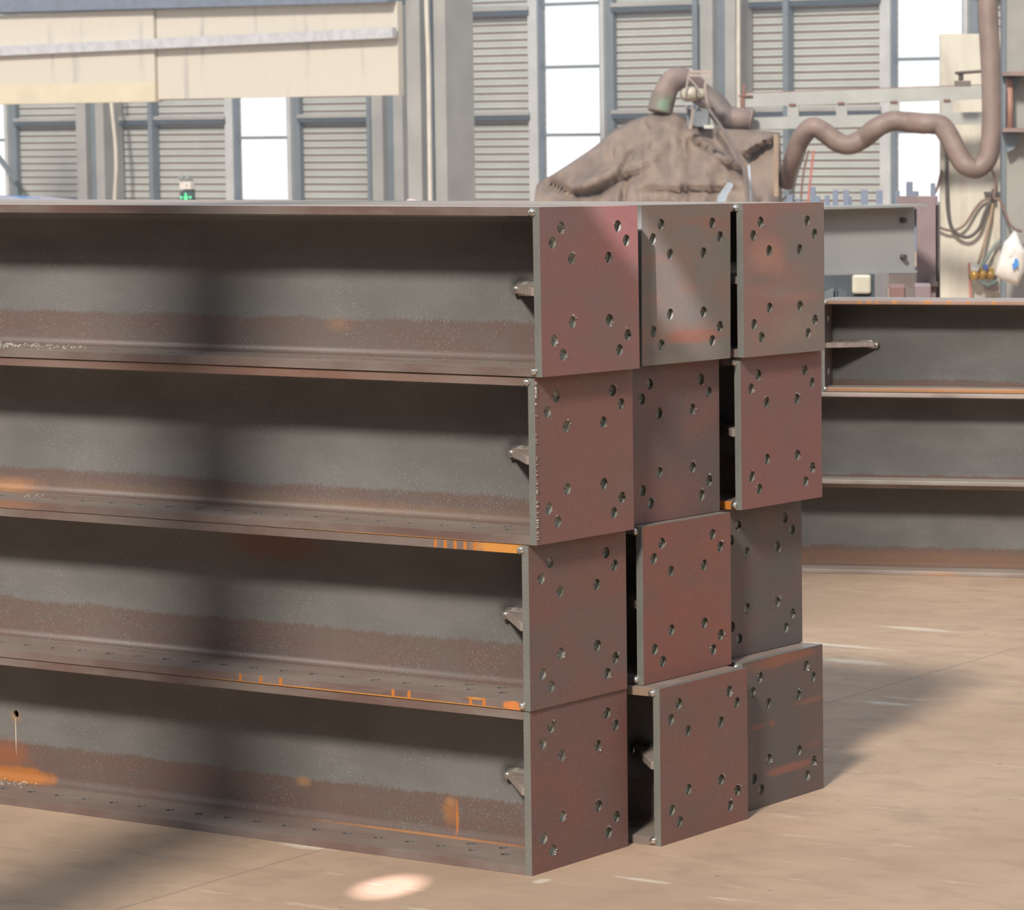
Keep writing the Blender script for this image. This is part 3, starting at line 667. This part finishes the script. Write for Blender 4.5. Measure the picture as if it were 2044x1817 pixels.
bm = bmesh.new(); c4 = [(1430, 407), (1433, 392), (1440, 382), (1452, 364), (1463, 366), (1463, 373), (1452, 390), (1446, 412), (1430, 412)]
vs_ = [bm.verts.new(rel(px, py, TD-.98, mo)) for px, py in c4]; vb_ = [bm.verts.new(v.co+HY*.02) for v in vs_]
bm.faces.new(vs_); bm.faces.new(vb_[::-1])
for i in range(len(vs_)): bm.faces.new((vs_[i], vb_[i], vb_[(i+1) % len(vs_)], vs_[(i+1) % len(vs_)]))
bmesh.ops.recalc_face_normals(bm, faces=bm.faces)
obj('window_flap', bm, plain('blue_grey_film', (.36, .41, .47), .3), mach)
bm = bmesh.new(); tube(bm, [rel(1495, 330, TD-1.0, mo), rel(1497, 360, TD-1.02, mo), rel(1501, 412, TD-1.02, mo)], .014, 6); obj('strap', bm, plain('pale_blue_strap', (.5, .55, .64), .4), mach)

# ------------------------------------------------------------------ the long flexible hose
HOSE = plain('brown_flexible_hose', (.27, .195, .17), .55, 0, .12, 5)
bm = bmesh.new()
hp = spline([at(px, py, d) for px, py, d in ((1568, 366, 34.9), (1574, 348, 34.8), (1585, 312, 34.6), (1598, 278, 34.5), (1622, 254, 34.4), (1648, 266, 34.4), (1672, 284, 34.4), (1697, 289, 34.4), (1724, 276, 34.4), (1750, 255, 34.3), (1780, 242, 34.3),
     (1812, 244, 34.3), (1845, 247, 34.2), (1876, 250, 34.2), (1893, 270, 34.1), (1908, 300, 34.0), (1926, 328, 33.9), (1950, 336, 33.9), (1970, 318, 33.9), (1978, 280, 33.9), (1980, 220, 33.9), (1978, 140, 33.9), (1974, 60, 33.9), (1971, -20, 33.9), (1970, -160, 33.9))], 34)
rr = []
for i, p in enumerate(hp):
    t = i/len(hp); rr.append((17.5+2.5*min(1, t*5))*34.2/F_PX*(1+.045*math.cos(i*math.pi)))
tube(bm, hp, rr, 20); tag(obj('flexible_duct', bm, HOSE), 'thick brown ribbed hose snaking from the covered machine and up the cream pillar', 'hose')

# ------------------------------------------------------------------ pale boom of two beams, cream pillar, grey column
PALE = plain('pale_grey_green_paint', (.44, .445, .42), .5, 0, .08, 3); RUSTC = plain('rust_brown_cap', (.26, .13, .1), .6)
bd = 35.5; bo = at(1478, 344, bd); bo.z = at(1478, 258, bd).z
boom = thing('boom_frame', 'pale grey ladder-like boom of two long beams behind the snaking hose', 'boom', bo)
def seg_beam(name, a, b, wd, mat, d=bd, dd=.12):
    bm = bmesh.new(); bar(bm, rel(*a, d, bo), rel(*b, d, bo), dd, wd*d/F_PX); return obj(name, bm, mat, boom)
seg_beam('upper_chord', (1484, 201), (1985, 183), 27, PALE)
seg_beam('top_edge', (1484, 187), (1985, 169), 2.5, RUSTC)
seg_beam('lower_chord', (1500, 247), (1985, 235), 24, PALE)
for px in (1583, 1680, 1785, 1891):
    t = (px-1484)/500; seg_beam('spacer', (px, 213-18*t), (px, 236-11*t), 0, PALE) if False else None
    bm = bmesh.new(); c = at(px, 224-14*t, bd-.02)-bo; kk = bd/F_PX
    m4 = Matrix(((HX.x, HY.x, 0, c.x), (HX.y, HY.y, 0, c.y), (0, 0, 1, c.z), (0, 0, 0, 1)))
    box(bm, -11*kk, 11*kk, -.05, .1, -14*kk, 14*kk, 0, m4); sp_ = obj('spacer', bm, PALE, boom)
    bm = bmesh.new(); box(bm, -8*kk, 6*kk, -.07, .1, 10*kk, 14*kk, 0, m4); obj('rusty_packer', bm, RUSTC, sp_)
bm = bmesh.new(); c = at(1483, 205, bd)-bo; m4 = Matrix(((HX.x, HY.x, 0, c.x), (HX.y, HY.y, 0, c.y), (0, 0, 1, c.z), (0, 0, 0, 1)))
box(bm, -4*kk, 4*kk, -.08, .1, -16*kk, 14*kk, 0, m4); box(bm, -8*kk, 20*kk, -.09, .1, 12*kk, 15*kk, 0, m4); box(bm, 0, 5*kk, -.09, -.05, 15*kk, 38*kk, 0, m4); obj('end_cap', bm, RUSTC, boom)

pd_ = 36.4; po_ = at(1932, 344, pd_); po_.z = 0
PIL = Mt('stained_cream_paint', .55, 0, .35); pn = PIL.noise(1.5, 5, (3, 3, .5), (0, 0, 3)); pn2 = PIL.noise(4, 4, (1, 1, .3), (7, 0, 3))
PIL_M = PIL.col(PIL.mix(PIL.math('MULTIPLY', PIL.step(pn2, .52, .72), .6), PIL.mix(PIL.step(pn, .4, .7), (.66, .62, .53), (.55, .51, .43)), (.35, .30, .25)))
def rbox(name, px0, px1, d, dep, z0, z1, mat, par=None, org=Vector((0, 0, 0)), bevel=0.):
    bm = bmesh.new(); a = at(px0, 344, d); b = at(px1, 344, d); w_ = (b-a).length; 
    m4 = Matrix(((HX.x, HY.x, 0, a.x-org.x), (HX.y, HY.y, 0, a.y-org.y), (0, 0, 1, -org.z), (0, 0, 0, 1)))
    box(bm, 0, w_, 0, dep, z0, z1, 0, m4); return obj(name, bm, mat, par, bevel=bevel)
def zat(py, d): return at(1780, py, d).z
pil = thing('cream_pillar', 'stained cream boxed pillar behind the looping cables at the far right', 'pillar', po_)
rbox('casing', 1877, 1998, pd_, .6, 0, zat(69, pd_), PIL_M, pil, po_)
rbox('shade_strip', 1984, 1999, pd_-.03, .1, 0, zat(80, pd_), plain('shaded_cream', (.55, .50, .41), .5), pil, po_)  # darker strip stands in for the shading down the pillar's right side
BRN = plain('brown_bracket_paint', (.27, .19, .17), .6); cd_ = 33.2; co_ = at(2030, 344, cd_); co_.z = 0
colr = thing('steel_column', 'grey steel column at the right edge carrying rusty brackets and a red cylinder', 'column', co_)
rbox('shaft', 2004, 2110, cd_, .5, 0, 7.5, plain('weathered_grey_paint', (.31, .30, .275), .55, 0, .12, 1.5), colr, co_)
rbox('flange_edge', 2000, 2008, cd_-.02, .55, 0, 7.5, FRAME, colr, co_)
rbox('bracket_arm', 2002, 2110, cd_-.35, .4, zat(154, cd_), zat(146, cd_), BRN, colr, co_)
rbox('bracket_arm', 2002, 2110, cd_-.35, .4, zat(265, cd_), zat(257, cd_), BRN, colr, co_)
for y0, y1 in ((156, 190), (266, 305)):
    bm = bmesh.new(); pts = [(2006, y0), (2040, y0), (2024, y1-8), (2010, y1)]
    vf = [bm.verts.new(rel(px, py, cd_-.18, co_)) for px, py in pts]; vb = [bm.verts.new(v.co+HY*.12) for v in vf]
    bm.faces.new(vf); bm.faces.new(vb[::-1])
    for i in range(4): bm.faces.new((vf[i], vb[i], vb[(i+1) % 4], vf[(i+1) % 4]))
    bmesh.ops.recalc_face_normals(bm, faces=bm.faces); obj('bracket_web', bm, FRAME, colr)
bm = bmesh.new(); tube(bm, [rel(2015, 256, cd_-.25, co_), rel(2015, 158, cd_-.25, co_)], 7*cd_/F_PX, 14); obj('cylinder', bm, plain('red_primer', (.42, .22, .17), .5), colr)
rbox('cylinder_guard', 2001, 2007, cd_-.3, .1, zat(250, cd_), zat(170, cd_), FRAME, colr, co_)
# lever arm in front of the cream pillar
bm = bmesh.new(); d = 35.0
tube(bm, [at(1908, 146, d), at(1962, 142, 34.7), at(2008, 142, 34.4)], .018, 8); tube(bm, [at(1918, 146, d), at(1918, 160, d)], .03, 8)
bar(bm, at(1905, 167, d), at(1938, 167, d), .12, .06); tag(obj('lever_arm', bm, DUCT2), 'thin dark rod with a small foot resting on the pale boom by the cream pillar', 'rod')

# ------------------------------------------------------------------ cables, hook, valves and bag on the pillar
cab_n = [0]
def cable(pts, r, mat, label, d=36.37):
    r *= .7; bm = bmesh.new(); tube(bm, spline([at(px, py, d) for px, py in pts], 8), r, 8)
    return tag(obj('cable', bm, mat), label, 'cable', 'cables looping in front of the cream pillar')
CB = plain('black_rubber', (.09, .075, .07), .5); CR = plain('brown_rubber', (.20, .125, .10), .5); CO = plain('orange_tan_rubber', (.36, .25, .18), .5)
cable([(1888, 255), (1890, 300), (1890, 360), (1892, 420), (1900, 455), (1918, 471), (1937, 472), (1955, 455), (1966, 425), (1978, 400)], .03, CB, 'black cable hanging in a deep loop on the cream pillar')
cable([(1880, 340), (1872, 372), (1860, 400), (1862, 430), (1873, 452), (1900, 460), (1924, 450), (1945, 420), (1960, 402), (1978, 396)], .024, CR, 'brown cable swinging up from the grey girder to the hook')
cable([(1979, 338), (1986, 355), (1986, 378), (1984, 396)], .022, CR, 'short brown cable rising from the hook to the hose bend', 36.3)
cable([(1984, 397), (1996, 400), (2005, 420), (2014, 445), (2028, 458), (2040, 462)], .02, CR, 'reddish cable dropping from the hook towards the white bag', 33.05)
cable([(1983, 400), (1976, 440), (1966, 480), (1955, 520), (1949, 532)], .026, CO, 'tan hose running from the hook down to the brass valves')
cable([(2002, 474), (1984, 492), (1970, 515), (1955, 540)], .03, plain('grey_green_rubber', (.26, .31, .28), .5), 'grey-green hose slanting down to the brass valves')
cable([(1934, 525), (1936, 556), (1938, 606)], .02, plain('red_hose', (.5, .17, .13), .5), 'thin red hose straight down the cream pillar left of the valves')
cable([(1975, 398), (1966, 430), (1957, 455), (1942, 470), (1925, 474), (1908, 466), (1898, 450)], .018, CR, 'second thinner cable lying inside the deep black loop')
hk = thing('cable_hook', 'small dark bar hook on the cream pillar gathering the cables', 'hook', at(1984, 388, 36.36))
bm = bmesh.new(); o_ = at(1984, 388, 36.36); bar(bm, rel(1964, 386, 36.36, o_), rel(2002, 386, 36.36, o_), .04, .035); obj('crossbar', bm, CB, hk)
bm = bmesh.new(); tube(bm, [rel(1984, 378, 36.33, o_), rel(1984, 402, 36.33, o_)], .03, 8); obj('shank', bm, CB, hk)
vo = at(1960, 549, 36.3)
va = thing('valve_manifold', 'cluster of brass and black gas valves on a bracket at the foot of the pillar', 'valves', vo)
BR = plain('brass', (.62, .38, .1), .35, .5); YE = plain('yellow_handle', (.68, .42, .08), .4)
bm = bmesh.new(); tube(bm, [rel(1934, 552, 36.35, vo), rel(1990, 552, 36.35, vo)], .028, 10); obj('pipe', bm, CB, va)
for px, py in ((1945, 549), (1962, 548), (1977, 549)):
    bm = bmesh.new(); c = rel(px, py, 36.3, vo); tube(bm, [c-Vector((0, 0, .05)), c+Vector((0, 0, .05))], [.045, .05], 10); tube(bm, [c-HX*.05, c+HX*.05], .03, 8); vb_ = obj('valve_body', bm, BR, va)
    bm = bmesh.new(); tube(bm, [c+Vector((0, 0, .05)), c+Vector((0, 0, .085))], .035, 8); obj('handwheel', bm, YE, vb_)
bm = bmesh.new(); c = rel(1946, 534, 36.3, vo); tube(bm, [c, c-HY*.05], .05, 16); obj('gauge', bm, plain('gauge_face', (.75, .74, .72), .4), va)
bm = bmesh.new(); c = rel(1967, 534, 36.3, vo); tube(bm, [c, c-HY*.05], .035, 12); obj('regulator_knob', bm, plain('blue_knob', (.12, .2, .5), .4), va)
bm = bmesh.new(); a = rel(1964, 576, 36.33, vo); bar(bm, a, rel(1994, 576, 36.33, vo), .12, .05); obj('shelf_bracket', bm, plain('purple_brown_steel', (.2, .14, .13), .6), va)
bm = bmesh.new(); tube(bm, [rel(1958, 562, 36.3, vo), rel(1972, 570, 36.25, vo), rel(1990, 562, 36.3, vo)], .03, 8); obj('hose_tail', bm, plain('green_grey_hose', (.24, .3, .26), .5), va)
# plastic bag
bg_o = at(2016, 515, 32.7)
outl = [(2024, 461), (2030, 463), (2036, 480), (2046, 500), (2050, 510), (2043, 545), (2031, 571), (2006, 562), (1984, 548), (1992, 520), (2002, 490), (2005, 482), (2012, 476), (2018, 468)]
BAG = Mt('white_plastic_bag', .35, 0, .5)
bb = BAG.noise(9, 4); BAG_M = BAG.col(BAG.mix(BAG.step(bb, .4, .7), (.80, .77, .72), (.68, .62, .55)))
bm = bmesh.new(); cen = Vector((0, 0, 0))
ring0 = [rel(px, py, 32.7, bg_o) for px, py in outl]; cen = sum(ring0, Vector())/len(ring0)
layers = []
for k in range(9):
    a = math.pi*k/8; s_ = math.sin(a); layers.append([bm.verts.new(cen+(p-cen)*(.25+.75*s_ if 0 < k < 8 else .2)-HY*(.14*math.cos(a))+HY*.02*noise.noise(p*6+Vector((k, 0, 0)))) for p in ring0])
for A, B in zip(layers, layers[1:]):
    for k in range(len(A)): f = bm.faces.new((A[k], A[(k+1) % len(A)], B[(k+1) % len(B)], B[k])); f.smooth = True
bm.faces.new(layers[0]); bm.faces.new(layers[-1][::-1]); bmesh.ops.recalc_face_normals(bm, faces=bm.faces)
bag = obj('plastic_bag', bm, BAG_M, loc=bg_o); tag(bag, 'white plastic bag with a blue mark hanging on the grey column at the right edge', 'bag')
bm = bmesh.new(); kk = 32.7/F_PX
for cx, cy, w_, h_ in ((2028, 521, 6, 9), (2025, 530, 8, 9), (2030, 526, 5, 14), (2024, 536, 4, 4)):
    c = at(cx, cy, 32.53)-bg_o; m4 = Matrix(((HX.x, HY.x, 0, c.x), (HX.y, HY.y, 0, c.y), (0, 0, 1, c.z), (0, 0, 0, 1))); box(bm, -w_*kk/2, w_*kk/2, 0, .02, -h_*kk/2, h_*kk/2, 0, m4)
obj('blue_mark', bm, plain('blue_print', (.08, .28, .68), .4), bag)
# thin cables below the hose
RC = plain('red_cable', (.48, .15, .12), .5)
for j, (pts, mt, lab) in enumerate((([(1614, 300), (1604, 345), (1598, 405), (1596, 450)], CR, 'dark red cable hanging from the hose just right of the tarpaulin tent'),
        ([(1624, 300), (1619, 345), (1613, 405), (1612, 450)], RC, 'bright red cable hanging from the hose in front of the ribbed wall'),
        ([(1606, 305), (1590, 350), (1582, 380), (1560, 400)], CB, 'blackish cable trailing from the hose towards the tarpaulin tent'))):
    bm = bmesh.new(); tube(bm, spline([at(px, py, 34.3) for px, py in pts], 6), .012, 7); tag(obj('hanging_cable', bm, mt), lab, 'cable', 'cables hanging below the hose')

# ------------------------------------------------------------------ grey girder on trestles, stiffener plates behind it
GP = plain('grey_primer', (.33, .33, .325), .5, 0, .06, 1.5); MAUVE = plain('mauve_primer', (.27, .20, .205), .55, 0, .1, 3)
A_, B_ = at(1600, 344, 17.4), at(1834, 344, 17.9); gd = (B_-A_); gd.z = 0; GL = gd.length; gd.normalize(); gn_ = Vector((-gd.y, gd.x, 0))
if gn_.dot(HY) < 0: gn_ = -gn_
z0, z1 = 1.122, 1.508
go_ = Vector((A_.x, A_.y, z0))
gir = thing('painted_girder', 'smooth grey painted girder resting on trestles to the right of the third stack', 'girder', go_)
def gbox(name, x0, x1, y0, y1, za, zb, mat, par=gir, org=go_, bevel=0.):
    bm = bmesh.new(); m4 = Matrix(((gd.x, gn_.x, 0, A_.x-org.x), (gd.y, gn_.y, 0, A_.y-org.y), (0, 0, 1, -org.z), (0, 0, 0, 1)))
    box(bm, x0, x1, y0, y1, za, zb, 0, m4)
    for v in bm.verts:      # the girder is a little deeper towards its right-hand end
        if v.co.z+org.z > 1.4: v.co.z -= max(0., min(.03, (GL-(v.co-(A_-org)).dot(gd))*.041))
    return obj(name, bm, mat, par, bevel=bevel)
gbox('web', -1.5, GL+.06, .115, .13, z0+.014, z1-.014, GP); gbox('flange', -1.5, GL+.06, 0, .25, z1-.014, z1, GP); gbox('flange', -1.5, GL+.06, .09, .155, z0, z0+.014, GP)
for zz in (z0+.09, z1-.09):
    bm = bmesh.new(); tube(bm, [(gd*(GL-.03)+gn_*.113+Vector((0, 0, zz-z0))), (gd*(GL-.03)+gn_*.085+Vector((0, 0, zz-z0)))], .016, 8); obj('bolt', bm, CB, gir)
# mauve end post
pe = at(1830, 344, 18.45); pe.z = 0
post = thing('primed_post', 'mauve primed steel post standing at the far end of the grey girder', 'post', pe)
rbox('shaft', 1830, 1868, 18.45, .2, .0, zat(392, 18.45), MAUVE, post, pe, .004)
rbox('shim', 1846, 1872, 18.4, .1, zat(573, 18.4), zat(563, 18.4), CB, post, pe)
rbox('side_flange', 1866, 1876, 18.5, .2, 0, zat(410, 18.5), plain('dark_mauve', (.1, .085, .09), .6), post, pe)
# trestles: dark A-frames, beam between
def trestle(px, wpx, d, mat, label):
    o = at(px, 344, d); o.z = 0; t = thing('trestle', label, 'trestle', o, 0, 'trestles carrying the grey girder'); kk = d/F_PX; W2 = wpx*kk/2
    top = z0-.002
    for sx_ in (-1, 1):
        for sy in (-1, 1):
            bm = bmesh.new(); bar(bm, HX*(sx_*W2)+HY*(sy*.28)+Vector((0, 0, 0)), HX*(sx_*W2*.55)+HY*(sy*.05)+Vector((0, 0, top-.05)), .05, .05); obj('leg', bm, mat, t)
    bm = bmesh.new(); bar(bm, HX*(-W2*1.1)+Vector((0, 0, top-.04)), HX*(W2*1.1)+Vector((0, 0, top-.04)), .16, .08); obj('top_rail', bm, mat, t)
    bm = bmesh.new(); bar(bm, HX*(-W2)+Vector((0, 0, .45)), HX*W2+Vector((0, 0, .45)), .04, .06); obj('brace', bm, mat, t)
    return t
DK = plain('dark_blue_grey_steel', (.07, .085, .10), .55)
trestle(1668, 44, 17.55, DK, 'dark blue-grey trestle under the grey girder, next to the third stack'); trestle(1470, 50, 16.9, DK, 'dark blue-grey trestle under the hidden near end of the grey girder'); trestle(1800, 50, 17.9, plain('grey_brown_steel', (.16, .13, .12), .6), 'grey-brown trestle under the far half of the grey girder')
# blocks and cabinet seen between the trestles, plus dark filler for the shaded openings
def solo(name, px0, px1, d, dep, za, zb, mat, label, cat, group=None, bevel=.006):
    o = at((px0+px1)/2, 344, d); o.z = 0
    return tag(rbox(name, px0, px1, d, dep, za, zb, mat, None, Vector((0, 0, 0)), bevel), label, cat, group)
cb = thing('cabinet', 'cream-fronted dark cabinet glimpsed under the grey girder', 'cabinet', Vector((at(1700, 344, 19.6).x, at(1700, 344, 19.6).y, 0)))
oc = Vector((at(1700, 344, 19.6).x, at(1700, 344, 19.6).y, 0))
rbox('body', 1640, 1746, 19.6, .4, 0, zat(532, 19.6), DK, cb, oc, .01)  # dark body is widened to stand in for the shaded opening beside it
rbox('front_panel', 1700, 1738, 19.57, .03, zat(588, 19.57), zat(549, 19.57), plain('cream_enamel', (.62, .58, .47), .4), cb, oc, .02)
solo('steel_block', 1774, 1806, 15.2, .3, 0, zat(572, 15.2), plain('red_brown_primer', (.25, .14, .13), .6), 'red-brown primed block standing just behind the second stack', 'block', 'primed blocks behind the second stack')
solo('steel_block', 1825, 1858, 15.2, .3, 0, zat(570, 15.2), MAUVE, 'mauve primed block beside the red-brown one behind the second stack', 'block', 'primed blocks behind the second stack')
solo('steel_block', 1776, 1836, 19.2, .3, 0, zat(535, 19.2), DK, 'added dark block filling the shaded opening under the far end of the grey girder', 'block', 'primed blocks behind the second stack')  # dark filler added for the shade below the girder
solo('steel_block', 1745, 1771, 18.9, .2, 0, zat(540, 18.9), plain('mid_grey_steel', (.22, .21, .22), .6), 'mid grey upright block in the shade under the middle of the girder', 'block', 'primed blocks behind the second stack')
solo('steel_rail', 1640, 1770, 14.6, .08, zat(600, 14.6)-.1, zat(590, 14.6), plain('mauve_grey_edge', (.27, .22, .22), .5), 'mauve-grey flat bar lying behind the top flange of the second stack', 'bar') if False else None
# second girder behind with upright stiffener plates
sd_ = 20.5; so_ = at(1740, 344, sd_); so_.z = 0
BLG = plain('blue_grey_primer', (.21, .245, .32), .5, 0, .08, 3)
sg = thing('stiffened_girder', 'blue-grey girder with a row of upright plates behind the grey girder', 'girder', so_)
rbox('web', 1560, 1868, sd_+.05, .03, zat(500, sd_), zat(415, sd_), BLG, sg, so_)
rbox('flange', 1560, 1790, sd_-.1, .3, zat(417, sd_), zat(411, sd_), BLG, sg, so_)
rbox('flange', 1790, 1872, sd_-.1, .3, zat(417, sd_), zat(392, sd_), MAUVE, sg, so_)
rbox('foot', 1600, 1625, sd_-.1, .3, 0, zat(500, sd_), BLG, sg, so_); rbox('foot', 1842, 1862, sd_-.1, .3, 0, zat(500, sd_), BLG, sg, so_)
for a, b, t in ((1590, 1598, 396), (1570, 1582, 388), (1617, 1627, 373), (1627, 1636, 391), (1646, 1655, 390), (1662, 1672, 379), (1683, 1695, 379), (1718, 1732, 379), (1749, 1762, 380), (1786, 1796, 381), (1809, 1822, 363), (1822, 1834, 382), (1858, 1867, 366), (1796, 1809, 397)):
    st_ = rbox('stiffener_plate', a, b, sd_-.06, .12, zat(413, sd_), zat(t, sd_), BLG, sg, so_)
    if (a, b) in ((1683, 1695),):
        st_2 = rbox('stiffener_plate', 1692, 1700, sd_-.05, .12, zat(413, sd_), zat(393, sd_), BLG, sg, so_)

# ------------------------------------------------------------------ swarf on the flanges of the near left stack
def swarf(name, x0, x1, y0, y1, z, n, par_label, seed, sz=.008):
    rn = random.Random(seed); bm = bmesh.new()
    for k in range(n):
        cx, cy = rn.uniform(x0, x1), rn.uniform(y0, y1); a = rn.uniform(0, 6.28); L_ = sz*rn.uniform(.5, 1.4); pts = []
        for q in range(5):
            t = q/4; aa = a+t*rn.uniform(1.5, 3.5); pts.append((cx+math.cos(aa)*L_*.6, cy+math.sin(aa)*L_*.6, z+.0012+L_*.9*math.sin(t*math.pi)*rn.uniform(.3, 1.2)))
        tube(bm, pts, sz*.09, 4)
    o = tag(obj(name, bm, M['shaving']), par_label, 'metal shavings'); o['kind'] = 'stuff'; return o
swarf('metal_shavings', -1.86, -1.70, -.015, .13, 3*PITCH+.021, 75, 'bright curly metal shavings on the lower flange of the topmost near left beam', 3)
swarf('metal_shavings', -1.72, -1.50, .02, .12, 3*PITCH+.021, 40, 'thin trail of metal shavings further along the topmost near left beam', 4, .006)
swarf('metal_shavings', -1.72, -1.66, .05, .11, 2*PITCH+.021, 9, 'few bright shavings on the flange of the second near left beam', 5, .007)
swarf('metal_shavings', -1.95, -1.80, .10, .17, .021+.002, 40, 'pale crusty shavings on the rust at the far left of the bottom beam', 6, .006)

# ------------------------------------------------------------------ dust haze that hangs in the hall
HZ = bpy.data.materials.new('dust_haze'); HZ.use_nodes = True; hn = HZ.node_tree.nodes; hn.clear()
ho = hn.new('ShaderNodeOutputMaterial'); hv = hn.new('ShaderNodeVolumeScatter'); hv.inputs['Color'].default_value = (.86, .93, 1, 1); hv.inputs['Density'].default_value = .0035; hv.inputs['Anisotropy'].default_value = 0.3
HZ.node_tree.links.new(hv.outputs[0], ho.inputs['Volume'])
bm = bmesh.new(); box(bm, -70, 15, 9.0, 53.2, .05, 8.5); hz = obj('haze', bm, HZ); hz['kind'] = 'stuff'; hz['label'] = 'thin dust haze hanging in the far half of the hall'; hz['category'] = 'haze'
scn.cycles.volume_bounces = 0
